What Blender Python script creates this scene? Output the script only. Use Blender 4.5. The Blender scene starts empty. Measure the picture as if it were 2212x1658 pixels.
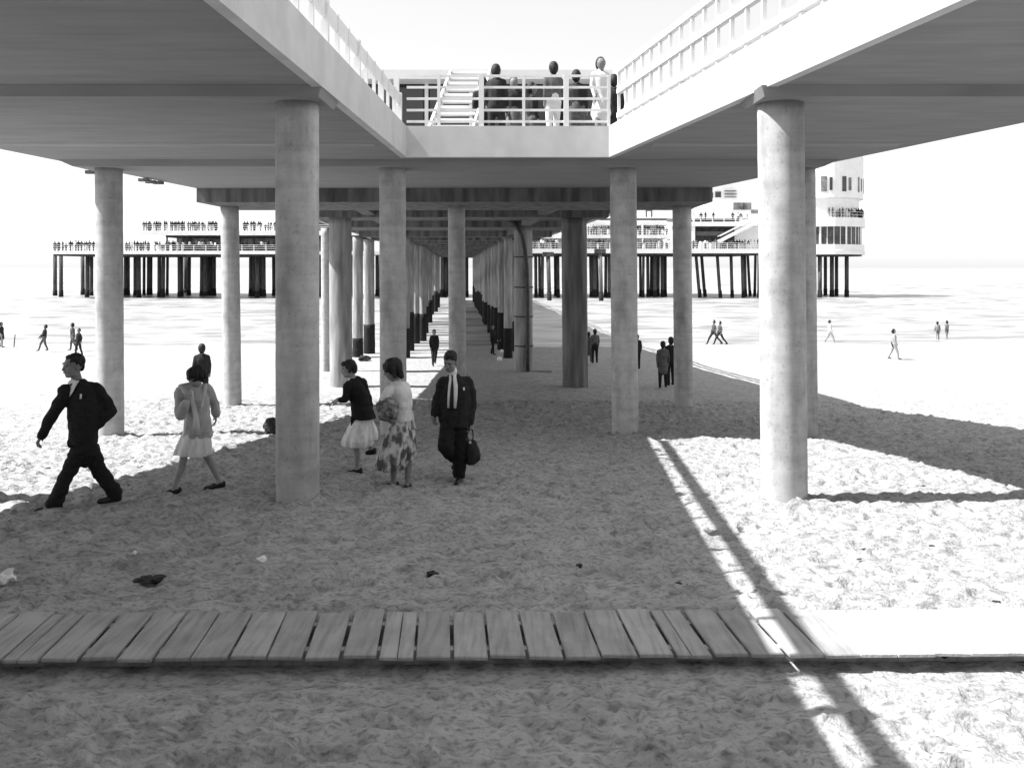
import bpy, bmesh, math, random
import numpy as np
from mathutils import Vector, Matrix, noise as mnoise

random.seed(7)
rng = np.random.default_rng(11)
SC = bpy.context.scene
COL = SC.collection

# ------------------------------------------------------------------ camera, sky, sun, exposure
F = 1800.0            # focal length in units of a 2212 px wide picture
CX, HY = 1106.0, 578.0
CZ = 5.8              # eye height over the datum
SEA = 0.45            # still water level
cam_d = bpy.data.cameras.new('camera')
cam_d.sensor_width = 36.0
cam_d.lens = 36.0 * F / 2212.0
cam_d.shift_y = -(829.0 - HY) / 2212.0
cam_d.clip_start = 0.05
cam_d.clip_end = 20000
cam = bpy.data.objects.new('camera', cam_d)
COL.objects.link(cam)
cam.location = (0, 0, CZ)
cam.rotation_euler = (math.radians(90), 0, 0)
SC.camera = cam

SUN_DIR = Vector((1.0, 0.08, -1.29)).normalized()      # the way the light travels
sun_el = math.asin(-SUN_DIR.z)
sun_az = math.atan2(-SUN_DIR.x, -SUN_DIR.y)
world = bpy.data.worlds.new("World")
SC.world = world
world.use_nodes = True
wn, wl = world.node_tree.nodes, world.node_tree.links
wn.clear()
w_out = wn.new('ShaderNodeOutputWorld')
w_bg = wn.new('ShaderNodeBackground')
w_sky = wn.new('ShaderNodeTexSky')
w_sky.sky_type = 'NISHITA'
w_sky.sun_disc = False
w_sky.sun_elevation = sun_el
w_sky.sun_rotation = sun_az % (2 * math.pi)
w_sky.air_density = 1.0
w_sky.dust_density = 1.2
w_bw = wn.new('ShaderNodeRGBToBW')                     # black and white film
w_mix = wn.new('ShaderNodeMix'); w_mix.data_type = 'FLOAT'   # thin white overcast veil over the sky
w_mix.inputs[0].default_value = 0.5
w_mix.inputs[3].default_value = 4.8
wl.new(w_sky.outputs[0], w_bw.inputs[0])
wl.new(w_bw.outputs[0], w_mix.inputs[2])
wl.new(w_mix.outputs[0], w_bg.inputs[0])
w_bg.inputs[1].default_value = 0.12
wl.new(w_bg.outputs[0], w_out.inputs[0])

sun_d = bpy.data.lights.new('sun', 'SUN')
sun_d.energy = 5.0
sun_d.angle = math.radians(0.5)
sun_d.color = (1, 1, 1)
sun = bpy.data.objects.new('sun', sun_d)
COL.objects.link(sun)
sun.rotation_euler = SUN_DIR.to_track_quat('-Z', 'Y').to_euler()
sun.location = (-40, 0, 60)

SC.view_settings.view_transform = 'Standard'
SC.view_settings.look = 'None'
SC.view_settings.gamma = 1.0
SC.view_settings.exposure = 1.08
SC.view_settings.use_curve_mapping = False

# ------------------------------------------------------------------ helpers
def tag(o, label=None, cat=None, group=None, kind=None):
    if label: o['label'] = label
    if cat: o['category'] = cat
    if group: o['group'] = group
    if kind: o['kind'] = kind
    return o

def empty(name, loc, rz=0.0):
    o = bpy.data.objects.new(name, None)
    o.empty_display_size = 0.2
    COL.objects.link(o)
    o.location = loc
    o.rotation_euler = (0, 0, rz)
    return o

def link(name, me, mat=None, parent=None, smooth=False):
    if mat is not None:
        if isinstance(mat, (list, tuple)):
            for m in mat: me.materials.append(m)
        elif len(me.materials) == 0:
            me.materials.append(mat)
    if smooth:
        me.polygons.foreach_set('use_smooth', [True] * len(me.polygons))
    o = bpy.data.objects.new(name, me)
    COL.objects.link(o)
    if parent is not None: o.parent = parent
    return o

def mesh_np(name, V, Q):
    me = bpy.data.meshes.new(name)
    n, m = len(V), len(Q)
    me.vertices.add(n)
    me.vertices.foreach_set('co', np.asarray(V, np.float32).ravel())
    me.loops.add(m * 4)
    me.loops.foreach_set('vertex_index', np.asarray(Q, np.int32).ravel())
    me.polygons.add(m)
    me.polygons.foreach_set('loop_start', np.arange(0, m * 4, 4, dtype=np.int32))
    me.polygons.foreach_set('loop_total', np.full(m, 4, np.int32))
    me.update(calc_edges=True)
    return me

class MB:
    """collects shapes; build() links them as one mesh object"""
    def __init__(self): self.v, self.f = [], []
    def add(self, vs, fs):
        b = len(self.v)
        self.v += [tuple(p) for p in vs]
        self.f += [tuple(b + i for i in f) for f in fs]
        return self
    def box(self, x0, x1, y0, y1, z0, z1):
        return self.add([(x0,y0,z0),(x1,y0,z0),(x1,y1,z0),(x0,y1,z0),(x0,y0,z1),(x1,y0,z1),(x1,y1,z1),(x0,y1,z1)],
                        [(0,3,2,1),(4,5,6,7),(0,1,5,4),(1,2,6,5),(2,3,7,6),(3,0,4,7)])
    def prism(self, poly, z0, z1):
        n = len(poly)
        vs = [(x, y, z0) for x, y in poly] + [(x, y, z1) for x, y in poly]
        fs = [tuple(range(n - 1, -1, -1)), tuple(range(n, 2 * n))]
        fs += [(i, (i + 1) % n, n + (i + 1) % n, n + i) for i in range(n)]
        return self.add(vs, fs)
    def bar(self, p0, p1, w, h, up=(0, 0, 1)):
        p0, p1 = Vector(p0), Vector(p1)
        d = (p1 - p0).normalized()
        up = Vector(up)
        if abs(d.dot(up)) > 0.99: up = Vector((0, 1, 0))
        s = d.cross(up).normalized(); t = s.cross(d).normalized()
        vs = []
        for p in (p0, p1):
            for a, b in ((-1,-1),(1,-1),(1,1),(-1,1)):
                vs.append(p + s * (a * w / 2) + t * (b * h / 2))
        return self.add(vs, [(3,2,1,0),(4,5,6,7),(0,1,5,4),(1,2,6,5),(2,3,7,6),(3,0,4,7)])
    def tube(self, pts, radii, n=12):
        pts = [Vector(p) for p in pts]
        if not isinstance(radii, (list, tuple)): radii = [radii] * len(pts)
        rings = []
        for i, p in enumerate(pts):
            d = (pts[min(i + 1, len(pts) - 1)] - pts[max(i - 1, 0)]).normalized()
            up = Vector((0, 0, 1)) if abs(d.z) < 0.9 else Vector((0, 1, 0))
            s = d.cross(up).normalized(); t = s.cross(d).normalized()
            rings.append([p + (s * math.cos(2*math.pi*k/n) + t * math.sin(2*math.pi*k/n)) * radii[i] for k in range(n)])
        vs = [q for r in rings for q in r]
        fs = [tuple(range(n)), tuple(range((len(pts)-1)*n + n - 1, (len(pts)-1)*n - 1, -1))]
        for i in range(len(pts) - 1):
            for k in range(n):
                a, b = i*n + k, i*n + (k+1) % n
                fs.append((a, a + n, b + n, b))
        return self.add(vs, fs)
    def build(self, name, mat, parent=None, smooth=False):
        me = bpy.data.meshes.new(name)
        me.from_pydata(self.v, [], self.f)
        me.update()
        bm = bmesh.new(); bm.from_mesh(me)
        bmesh.ops.recalc_face_normals(bm, faces=bm.faces)
        bm.to_mesh(me); bm.free()
        o = link(name, me, mat, parent)
        if smooth:
            for p in me.polygons: p.use_smooth = len(p.vertices) == 4
        return o

# --- materials: procedural greys (the photograph is black and white)
def mat(name, base, var=0.12, scale=6.0, rough=0.85, stretch=(1, 1, 1), bump=0.0, bump_scale=None, detail=6.0,
        spec=0.3, base2=None, lo=0.35, hi=0.65):
    m = bpy.data.materials.new(name)
    m.use_nodes = True
    nt = m.node_tree; ns, ls = nt.nodes, nt.links
    bsdf = ns['Principled BSDF']
    bsdf.inputs['Roughness'].default_value = rough
    bsdf.inputs['Specular IOR Level'].default_value = spec
    tc = ns.new('ShaderNodeTexCoord')
    mp = ns.new('ShaderNodeMapping'); mp.inputs['Scale'].default_value = stretch
    nz = ns.new('ShaderNodeTexNoise'); nz.inputs['Scale'].default_value = scale; nz.inputs['Detail'].default_value = detail
    rp = ns.new('ShaderNodeMapRange'); rp.inputs[1].default_value = lo; rp.inputs[2].default_value = hi
    a = base * (1 - var) if base2 is None else base
    b = base * (1 + var) if base2 is None else base2
    rp.inputs[3].default_value = a; rp.inputs[4].default_value = b
    ls.new(tc.outputs['Object'], mp.inputs[0]); ls.new(mp.outputs[0], nz.inputs['Vector'])
    ls.new(nz.outputs['Fac'], rp.inputs[0])
    ls.new(rp.outputs[0], bsdf.inputs['Base Color'])
    if bump > 0:
        n2 = ns.new('ShaderNodeTexNoise'); n2.inputs['Scale'].default_value = bump_scale or scale * 4; n2.inputs['Detail'].default_value = 5
        bp = ns.new('ShaderNodeBump'); bp.inputs['Strength'].default_value = bump; bp.inputs['Distance'].default_value = 0.02
        ls.new(mp.outputs[0], n2.inputs['Vector']); ls.new(n2.outputs['Fac'], bp.inputs['Height'])
        ls.new(bp.outputs[0], bsdf.inputs['Normal'])
    return m

def streak(m, scale, stretch, amount, lo=0.45, hi=0.7):
    """multiply the base colour by a second, stretched noise (run-off stains, grain)"""
    nt = m.node_tree; ns, ls = nt.nodes, nt.links
    bsdf = ns['Principled BSDF']
    src = bsdf.inputs['Base Color'].links[0].from_socket
    tc = ns.new('ShaderNodeTexCoord')
    mp = ns.new('ShaderNodeMapping'); mp.inputs['Scale'].default_value = stretch
    nz = ns.new('ShaderNodeTexNoise'); nz.inputs['Scale'].default_value = scale; nz.inputs['Detail'].default_value = 5
    rp = ns.new('ShaderNodeMapRange'); rp.inputs[1].default_value = lo; rp.inputs[2].default_value = hi
    rp.inputs[3].default_value = 1.0; rp.inputs[4].default_value = 1.0 - amount
    mu = ns.new('ShaderNodeMath'); mu.operation = 'MULTIPLY'
    ls.new(tc.outputs['Object'], mp.inputs[0]); ls.new(mp.outputs[0], nz.inputs['Vector']); ls.new(nz.outputs['Fac'], rp.inputs[0])
    ls.new(src, mu.inputs[0]); ls.new(rp.outputs[0], mu.inputs[1]); ls.new(mu.outputs[0], bsdf.inputs['Base Color'])
    return m

M = {}
M['sand'] = streak(streak(mat('sand', 0.38, 0.10, 3.0, 0.95, bump=1.0, bump_scale=34, spec=0.1), 9, (0.7, 1.5, 1), 0.36, 0.48, 0.68), 26, (0.8, 1.4, 1), 0.40, 0.50, 0.66)
M['concrete'] = streak(streak(streak(mat('pale_concrete', 0.46, 0.11, 5.0, 0.85, bump=0.12, bump_scale=60), 3.0, (1.5, 1.5, 0.25), 0.28), 1.6, (0.15, 0.15, 4.0), 0.16), 22, (1, 1, 1), 0.22, 0.58, 0.7)
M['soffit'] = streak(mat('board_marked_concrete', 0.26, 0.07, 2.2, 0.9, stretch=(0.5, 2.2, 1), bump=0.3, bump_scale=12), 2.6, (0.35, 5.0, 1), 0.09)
M['soffit_light'] = mat('efflorescence', 0.31, 0.12, 3.0, 0.9, stretch=(0.3, 2, 1))
M['fascia'] = streak(mat('white_painted_concrete', 0.56, 0.04, 4, 0.7, bump=0.1, bump_scale=40), 2.2, (1, 1, 0.4), 0.12)
M['pileconc'] = streak(mat('pile_concrete', 0.32, 0.22, 2.5, 0.9, stretch=(2, 2, 0.35), bump=0.3, bump_scale=20), 2.0, (2.2, 2.2, 0.18), 0.5)
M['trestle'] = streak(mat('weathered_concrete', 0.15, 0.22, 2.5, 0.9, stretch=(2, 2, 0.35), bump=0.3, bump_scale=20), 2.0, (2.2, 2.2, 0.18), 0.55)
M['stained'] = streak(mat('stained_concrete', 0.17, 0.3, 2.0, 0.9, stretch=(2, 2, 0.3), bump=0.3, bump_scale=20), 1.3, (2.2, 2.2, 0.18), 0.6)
M['weed'] = mat('black_weed', 0.015, 0.5, 9, 0.9, bump=0.8, bump_scale=18)
M['pile'] = streak(mat('dark_pile', 0.085, 0.3, 2.0, 0.9, stretch=(2, 2, 0.4)), 2.0, (2, 2, 0.2), 0.5)
M['white'] = mat('white_paint', 0.74, 0.03, 5, 0.55)
M['offwhite'] = mat('white_render_far', 0.80, 0.05, 0.8, 0.8)
M['glass'] = mat('dark_glass', 0.05, 0.4, 0.7, 0.25, spec=0.5)
M['greyglass'] = mat('grey_glazing', 0.16, 0.5, 0.9, 0.35, spec=0.5)
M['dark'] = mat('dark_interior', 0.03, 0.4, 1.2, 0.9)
M['sunlitplank'] = mat('sunlit_board', 0.44, 0.1, 6, 0.95, bump=0.5, bump_scale=40)  # boards at the sunlit end: sun brightness painted in as a paler colour
M['plank'] = streak(mat('weathered_board', 0.36, 0.10, 3.0, 0.85, stretch=(1, 1, 1), bump=0.3, bump_scale=30), 4.0, (6.0, 0.6, 1.0), 0.28)
M['metal'] = mat('dark_metal', 0.05, 0.3, 6, 0.6)
M['lamp'] = mat('lamp_housing', 0.12, 0.2, 6, 0.5)
M['skin'] = mat('skin', 0.30, 0.08, 12, 0.6)
M['skin_tan'] = mat('tanned_skin', 0.19, 0.10, 12, 0.6)
M['hair'] = mat('dark_hair', 0.012, 0.5, 40, 0.6, stretch=(1, 1, 0.3), bump=0.6, bump_scale=60)
M['feature'] = mat('eye_and_brow', 0.03, 0.2, 20, 0.5)
M['lips'] = mat('lips', 0.14, 0.1, 20, 0.5)
M['suit'] = mat('black_suit_cloth', 0.013, 0.25, 30, 0.9, bump=0.15, bump_scale=120)
M['suit2'] = mat('dark_jacket_cloth', 0.017, 0.3, 25, 0.9, bump=0.15, bump_scale=120)
M['trouser'] = mat('black_trouser_cloth', 0.009, 0.3, 25, 0.9)
M['cardigan'] = mat('black_knit', 0.011, 0.3, 60, 0.95, bump=0.3, bump_scale=150)
M['shirt'] = mat('white_shirt', 0.72, 0.05, 20, 0.8)
M['tie'] = mat('dark_tie', 0.02, 0.3, 30, 0.6)
M['shoe'] = mat('black_leather', 0.012, 0.3, 20, 0.4)
M['coat'] = mat('pale_grey_coat', 0.42, 0.18, 7, 0.9, stretch=(1, 1, 0.5), bump=0.3, bump_scale=25)
M['coatpale'] = mat('pale_collar', 0.5, 0.08, 9, 0.9)
M['palecloth'] = streak(mat('pale_skirt_cloth', 0.74, 0.05, 8, 0.9), 5, (6, 6, 0.2), 0.25)
M['whitecard'] = mat('white_knit', 0.64, 0.06, 30, 0.95, bump=0.3, bump_scale=90)
M['floral'] = mat('printed_dress_cloth', 0.10, 0, 13, 0.9, base2=0.58, lo=0.42, hi=0.6, detail=3.0, stretch=(1, 1, 0.6))
M['bundle'] = mat('rumpled_cloth', 0.06, 0, 14, 0.9, base2=0.28, lo=0.4, hi=0.6, bump=0.8, bump_scale=20)
M['bag'] = mat('dark_bag_cloth', 0.022, 0.3, 12, 0.8, bump=0.3, bump_scale=30)
M['paper'] = mat('white_paper', 0.75, 0.05, 20, 0.8)
M['debris'] = mat('dark_wrack', 0.03, 0.5, 20, 0.9, bump=0.8, bump_scale=40)
M['f_dark'] = mat('far_dark_cloth', 0.02, 0.3, 8, 0.9)
M['f_mid'] = mat('far_grey_cloth', 0.10, 0.3, 8, 0.9)
M['f_light'] = mat('far_pale_cloth', 0.6, 0.1, 8, 0.9)

# sea: grey water broken by foam bands
def sea_mat():
    m = bpy.data.materials.new('sea_water'); m.use_nodes = True
    nt = m.node_tree; ns, ls = nt.nodes, nt.links
    b = ns['Principled BSDF']
    tc = ns.new('ShaderNodeTexCoord')
    mp = ns.new('ShaderNodeMapping'); mp.inputs['Scale'].default_value = (0.10, 0.30, 1)
    n1 = ns.new('ShaderNodeTexNoise'); n1.inputs['Scale'].default_value = 1.6; n1.inputs['Detail'].default_value = 9; n1.inputs['Roughness'].default_value = 0.62
    rp = ns.new('ShaderNodeMapRange'); rp.inputs[1].default_value = 0.38; rp.inputs[2].default_value = 0.60
    rp.inputs[3].default_value = 0.16; rp.inputs[4].default_value = 0.42
    ls.new(tc.outputs['Object'], mp.inputs[0]); ls.new(mp.outputs[0], n1.inputs['Vector']); ls.new(n1.outputs['Fac'], rp.inputs[0])
    ls.new(rp.outputs[0], b.inputs['Base Color'])
    b.inputs['Roughness'].default_value = 0.35
    mp2 = ns.new('ShaderNodeMapping'); mp2.inputs['Scale'].default_value = (0.5, 1.6, 1)
    n2 = ns.new('ShaderNodeTexNoise'); n2.inputs['Scale'].default_value = 1.2; n2.inputs['Detail'].default_value = 6
    bp = ns.new('ShaderNodeBump'); bp.inputs['Strength'].default_value = 0.6; bp.inputs['Distance'].default_value = 0.25
    ls.new(tc.outputs['Object'], mp2.inputs[0]); ls.new(mp2.outputs[0], n2.inputs['Vector']); ls.new(n2.outputs['Fac'], bp.inputs['Height'])
    ls.new(bp.outputs[0], b.inputs['Normal'])
    return m
M['sea'] = sea_mat()

# ------------------------------------------------------------------ beach profile
PY = np.array([-60, -8, 3.0, 5.0, 6.0, 6.6, 9.9, 13.0, 16.3, 23.2, 29.3, 36.5, 42, 49, 58, 66, 76, 100, 140, 200.])
PH = np.array([1.6, 2.4, 2.56, 2.60, 2.61, 2.58, 2.75, 3.0, 3.28, 3.85, 4.20, 4.60, 4.81, 5.05, 5.37, 5.62, 6.0, 6.9, 8.0, 9.0])
def Hs(y): return float(np.interp(y, PY, PH))
def gz(x, y): return CZ - Hs(y)
def ground_px(px, py):
    """ground point seen at display pixel (px, py)"""
    lo, hi = 2.0, 120.0
    for _ in range(60):
        mid = (lo + hi) / 2
        if HY + Hs(mid) * F / mid > py: lo = mid
        else: hi = mid
    Y = (lo + hi) / 2
    return Vector(((px - CX) * Y / F, Y, gz(0, Y)))
def at(px, py, Y):
    return Vector(((px - CX) * Y / F, Y, CZ - (py - HY) * Y / F))

perm = rng.permutation(4096)
vals = rng.random(4096)
def vnoise(x, y, seed=0):
    xi = np.floor(x).astype(np.int64); yi = np.floor(y).astype(np.int64)
    fx, fy = x - xi, y - yi
    fx = fx*fx*(3-2*fx); fy = fy*fy*(3-2*fy)
    def h(i, j): return vals[perm[(i + perm[(j + seed*131) & 4095]) & 4095]]
    a, b, c, d = h(xi, yi), h(xi+1, yi), h(xi, yi+1), h(xi+1, yi+1)
    return (a*(1-fx)+b*fx)*(1-fy) + (c*(1-fx)+d*fx)*fy - 0.5

def axis(lo, hi, step, far_lo, far_hi, g):
    core = list(np.arange(lo, hi + 1e-6, step))
    up, s = [], step
    v = core[-1]
    while v < far_hi: s *= g; v += s; up.append(v)
    dn, s = [], step
    v = core[0]
    while v > far_lo: s *= g; v -= s; dn.append(v)
    return np.array(dn[::-1] + core + up), len(dn), len(core)

WALK_A = Vector((-3.6, 5.40)); WALK_SL = 0.012     # front edge of the boardwalk
def walk_front(x): return 5.42 + WALK_SL * x
WALK_W = 0.72

def build_beach():
    xs, _, _ = axis(-9.5, 9.5, 0.038, -900, 900, 1.032)
    ys, _, _ = axis(2.6, 13.0, 0.030, -60, 150, 1.011)
    X, Y = np.meshgrid(xs, ys)
    Z = CZ - np.interp(Y, PY, PH)
    d = 0.16*vnoise(X*0.14, Y*0.14, 3) * np.clip((Y-12)/15, 0, 1) + 0.05*vnoise(X*0.55, Y*0.55, 1)
    near = np.exp(-np.clip(Y-24, 0, None)/10)*np.exp(-np.clip(np.abs(X)-14, 0, None)/6)
    d += near*(0.03*vnoise(X*2.0, Y*2.3, 2) + 0.030*vnoise(X*4.4, Y*6.0, 5) + 0.032*vnoise(X*8.0, Y*13, 6) + 0.024*vnoise(X*14, Y*19, 12))
    d += (1-near)*0.05*vnoise(X*1.0, Y*1.2, 8)
    # trodden hollows with a soft rim
    N = 26000
    cx = rng.uniform(-13.5, 13.5, N); cy = 2.7 + 22*rng.uniform(0, 1, N)**1.25
    rr = rng.uniform(0.035, 0.10, N)*(1+0.02*cy); dep = rng.uniform(0.12, 0.42, N)*rr; el = rng.uniform(0.45, 1.0, N); an = rng.normal(0.25, 0.6, N)
    for i in range(N):
        R = rr[i]*2.3
        i0, i1 = np.searchsorted(xs, (cx[i]-R, cx[i]+R)); j0, j1 = np.searchsorted(ys, (cy[i]-R, cy[i]+R))
        if i1-i0 < 2 or j1-j0 < 2: continue
        dx = X[j0:j1, i0:i1]-cx[i]; dy = Y[j0:j1, i0:i1]-cy[i]
        u = dx*math.cos(an[i])+dy*math.sin(an[i]); v = (-dx*math.sin(an[i])+dy*math.cos(an[i]))/el[i]
        q = (u*u+v*v)/(rr[i]**2)
        d[j0:j1, i0:i1] += dep[i]*(-1.0*np.exp(-q*q*1.3) + 0.5*np.exp(-((np.sqrt(q)-1.3)**2)*9))
    for (qx, qy, qr) in ((-2.54, 9.85, .255), (3.22, 9.85, .265), (-7.85, 16.3, .25), (-2.32, 16.3, .26), (2.22, 16.3, .26), (5.72, 16.3, .25), (-7.74, 23.1, .25), (-1.5, 23.1, .25), (4.76, 23.1, .26)):
        rad = np.hypot(X-qx, Y-qy)
        d += 0.05*np.exp(-((rad-qr)/0.14)**2)*(0.4+1.6*np.abs(vnoise(X*3, Y*3, 21)))
    # boardwalk: sand banked against its back edge, scooped out in front of it
    wf = 5.42 + WALK_SL*X
    t = Y - wf
    under = np.clip(1-np.abs(t-0.30)/0.62, 0, 1)
    flat = np.clip(under*3, 0, 1)
    d = d*(1-0.75*flat) - 0.035*np.clip(under*4, 0, 1)
    d += (0.10+0.07*vnoise(X*2.2, Y*0.5, 31)+0.03*vnoise(X*7, Y*3, 32))*np.exp(-((t-WALK_W-0.10)/0.14)**2)
    d -= 0.02*np.exp(-((t+0.10)/0.10)**2)
    Z = Z + d
    V = np.stack([X, Y, Z], -1).reshape(-1, 3)
    nx, ny = len(xs), len(ys)
    idx = np.arange(nx*ny).reshape(ny, nx)
    Q = np.stack([idx[:-1, :-1], idx[:-1, 1:], idx[1:, 1:], idx[1:, :-1]], -1).reshape(-1, 4)
    me = mesh_np('sand_beach', V, Q)
    o = link('sand_beach', me, M['sand'], smooth=True)
    tag(o, 'trodden sand beach sloping down to the sea', kind='structure')

def build_sea():
    xs, a, b = axis(-120, 120, 1.1, -6000, 6000, 1.10)
    ys, c, e = axis(54, 175, 0.45, 53, 9000, 1.05)
    X, Y = np.meshgrid(xs, ys)
    fade = (0.25+0.75*np.clip((Y-58)/25, 0, 1))*np.clip((900-Y)/500, 0, 1)
    ph = Y*0.42 + 6*vnoise(X*0.012, Y*0.02, 2) + 1.2*vnoise(X*0.08, Y*0.05, 4)
    Z = SEA + fade*(0.22*np.maximum(np.sin(ph), -0.3)*(0.35+1.3*np.abs(vnoise(X*0.03, Y*0.05, 9))) + 0.22*vnoise(X*0.16, Y*0.55, 7) + 0.08*vnoise(X*0.6, Y*1.7, 5))
    V = np.stack([X, Y, Z], -1).reshape(-1, 3)
    nx, ny = len(xs), len(ys)
    idx = np.arange(nx*ny).reshape(ny, nx)
    Q = np.stack([idx[:-1, :-1], idx[:-1, 1:], idx[1:, 1:], idx[1:, :-1]], -1).reshape(-1, 4)
    o = link('sea', mesh_np('sea', V, Q), M['sea'], smooth=True)
    tag(o, 'bright foaming sea beyond the beach', kind='structure')

build_beach()
build_sea()

# ------------------------------------------------------------------ near pier: deck, beams, fascias
SOF, BEAM, TOP = CZ + 2.05, CZ + 1.93, CZ + 2.60
def out_l(y): return -10.26 + 0.0972*y
def out_r(y): return 9.85 - 0.221*y
def in_l(y): return -1.94 - 0.032*(15.3 - y)
def in_r(y): return 1.78 + 0.182*(15.3 - y)
Y0, YC, YE = -14.0, 15.30, 24.6
YF = -2.5
AX = -0.067
def axx(y): return AX*y

pier = empty('pier_deck', (0, 0, 0))
tag(pier, 'wide concrete pier deck overhead with a splayed opening in its middle', 'pier')
FT = 0.12
YB = YC + FT
slab_mb = MB()
for poly in ([(out_l(Y0), Y0), (out_r(Y0), Y0), (out_r(YF), YF), (out_l(YF), YF)],
             [(out_l(YF), YF), (in_l(YF)-FT, YF), (in_l(YB)-FT, YB), (out_l(YB), YB)],
             [(in_r(YF)+FT, YF), (out_r(YF), YF), (out_r(YB), YB), (in_r(YB)+FT, YB)],
             [(out_l(YB), YB), (out_r(YB), YB), (out_r(22.5), 22.5), (out_l(22.5), 22.5)],
             [(out_l(22.5), 22.5), (out_r(22.5), 22.5), (5.0, YE), (-8.0, YE)]):
    slab_mb.prism(poly, SOF, TOP-0.14)
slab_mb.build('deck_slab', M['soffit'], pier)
def strip(p, q, w, z0, z1):
    """vertical panel of thickness w on the left of p->q"""
    p, q = Vector(p), Vector(q); d = (q-p).normalized(); n = Vector((-d.y, d.x))
    return [tuple(p), tuple(q), tuple(q+n*w), tuple(p+n*w)]
def panel(name, p, q, w, z0, z1, m, parent):
    return MB().prism(strip(p, q, w, z0, z1), z0, z1).build(name, m, parent)
DR = 0.02
panel('fascia', (in_r(YC)+FT, YC), (in_l(YC)-FT, YC), -FT, SOF-DR, TOP, M['fascia'], pier)
panel('fascia', (in_l(YC-0.002), YC-0.002), (in_l(YF), YF), -FT, SOF-DR, TOP, M['fascia'], pier)
panel('fascia', (in_r(YC-0.002), YC-0.002), (in_r(YF), YF), FT, SOF-DR, TOP, M['fascia'], pier)
panel('edge_beam', (out_l(22.5), 22.5), (out_l(Y0), Y0), FT, SOF+0.01, TOP, M['fascia'], pier)
panel('edge_beam', (out_r(22.5), 22.5), (out_r(Y0), Y0), -FT, SOF+0.01, TOP, M['fascia'], pier)

def crossbeam(x0, x1, y0, y1, z0, taper=0.12, z1=None):
    m = MB(); z1 = z1 or SOF - 0.002
    h = z1 - z0; tp = taper
    vs = [(x0, y0-0.05, z1), (x1, y0-0.05, z1), (x1, y1+0.05, z1), (x0, y1+0.05, z1), (x0+tp, y0, z0), (x1-tp, y0, z0), (x1-tp, y1, z0), (x0+tp, y1, z0)]
    m.add(vs, [(0,1,2,3),(4,7,6,5),(0,4,5,1),(1,5,6,2),(2,6,7,3),(3,7,4,0)])
    return m.build('crossbeam', M['soffit'], pier)
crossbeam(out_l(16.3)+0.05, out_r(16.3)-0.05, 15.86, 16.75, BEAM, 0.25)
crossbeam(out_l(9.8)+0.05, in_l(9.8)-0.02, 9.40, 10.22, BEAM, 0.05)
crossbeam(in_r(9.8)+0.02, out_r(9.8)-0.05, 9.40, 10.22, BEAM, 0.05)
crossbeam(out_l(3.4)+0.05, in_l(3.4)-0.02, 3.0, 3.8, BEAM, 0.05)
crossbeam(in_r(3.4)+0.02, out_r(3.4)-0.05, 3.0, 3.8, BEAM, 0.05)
# pale joint strips on the soffit, and the deep transverse head over the third row
for (a, b, y) in ((out_l(13.9)+0.3, in_l(13.9)-0.3, 13.9), (in_r(13.9)+0.3, out_r(13.9)-0.3, 13.9)):
    MB().box(a, b, y-0.16, y+0.16, SOF-0.006, SOF-0.0015).build('joint_strip', M['soffit_light'], pier)
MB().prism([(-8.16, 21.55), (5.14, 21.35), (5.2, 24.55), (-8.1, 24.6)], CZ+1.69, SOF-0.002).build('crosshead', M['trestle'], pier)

# narrow trestle pier running out to the pier head
YN = 139.0
trestle = empty('pier_trestle', (0, 24.7, 0))
tag(trestle, 'long narrow pier deck running out to sea behind the wide deck, seen from below', 'pier')
def tl(x, y, z): return (x, y - 24.7, z)
hw = 5.7
vs = [(axx(24.7)-hw, 0), (axx(24.7)+hw, 0), (axx(YN)+hw, YN-24.7), (axx(YN)-hw, YN-24.7)]
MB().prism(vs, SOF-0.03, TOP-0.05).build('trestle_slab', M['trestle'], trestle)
for sx in (-1, 1):
    MB().prism([(vs[0][0] if sx < 0 else vs[1][0], 0), ((vs[0][0] if sx < 0 else vs[1][0])+sx*0.12, 0),
                ((vs[3][0] if sx < 0 else vs[2][0])+sx*0.12, YN-24.7), (vs[3][0] if sx < 0 else vs[2][0], YN-24.7)], SOF-0.1, TOP).build('edge_beam', M['fascia'], trestle)
ROWS = [29.3, 36.5] + [46.3 + 6.3*i for i in range(15)]
for y in ROWS:
    z1 = SOF - 0.032; z0 = CZ + (1.74 if y < 40 else 1.70)
    x = axx(y); b = 5.3
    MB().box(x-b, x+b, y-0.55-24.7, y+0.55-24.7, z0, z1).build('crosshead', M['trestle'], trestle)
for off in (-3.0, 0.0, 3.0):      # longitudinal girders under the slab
    MB().prism([(axx(24.7)+off-0.2, 0.05), (axx(24.7)+off+0.2, 0.05), (axx(YN)+off+0.2, YN-24.7), (axx(YN)+off-0.2, YN-24.7)], SOF-0.24, SOF-0.0305).build('girder', M['trestle'], trestle)
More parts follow.
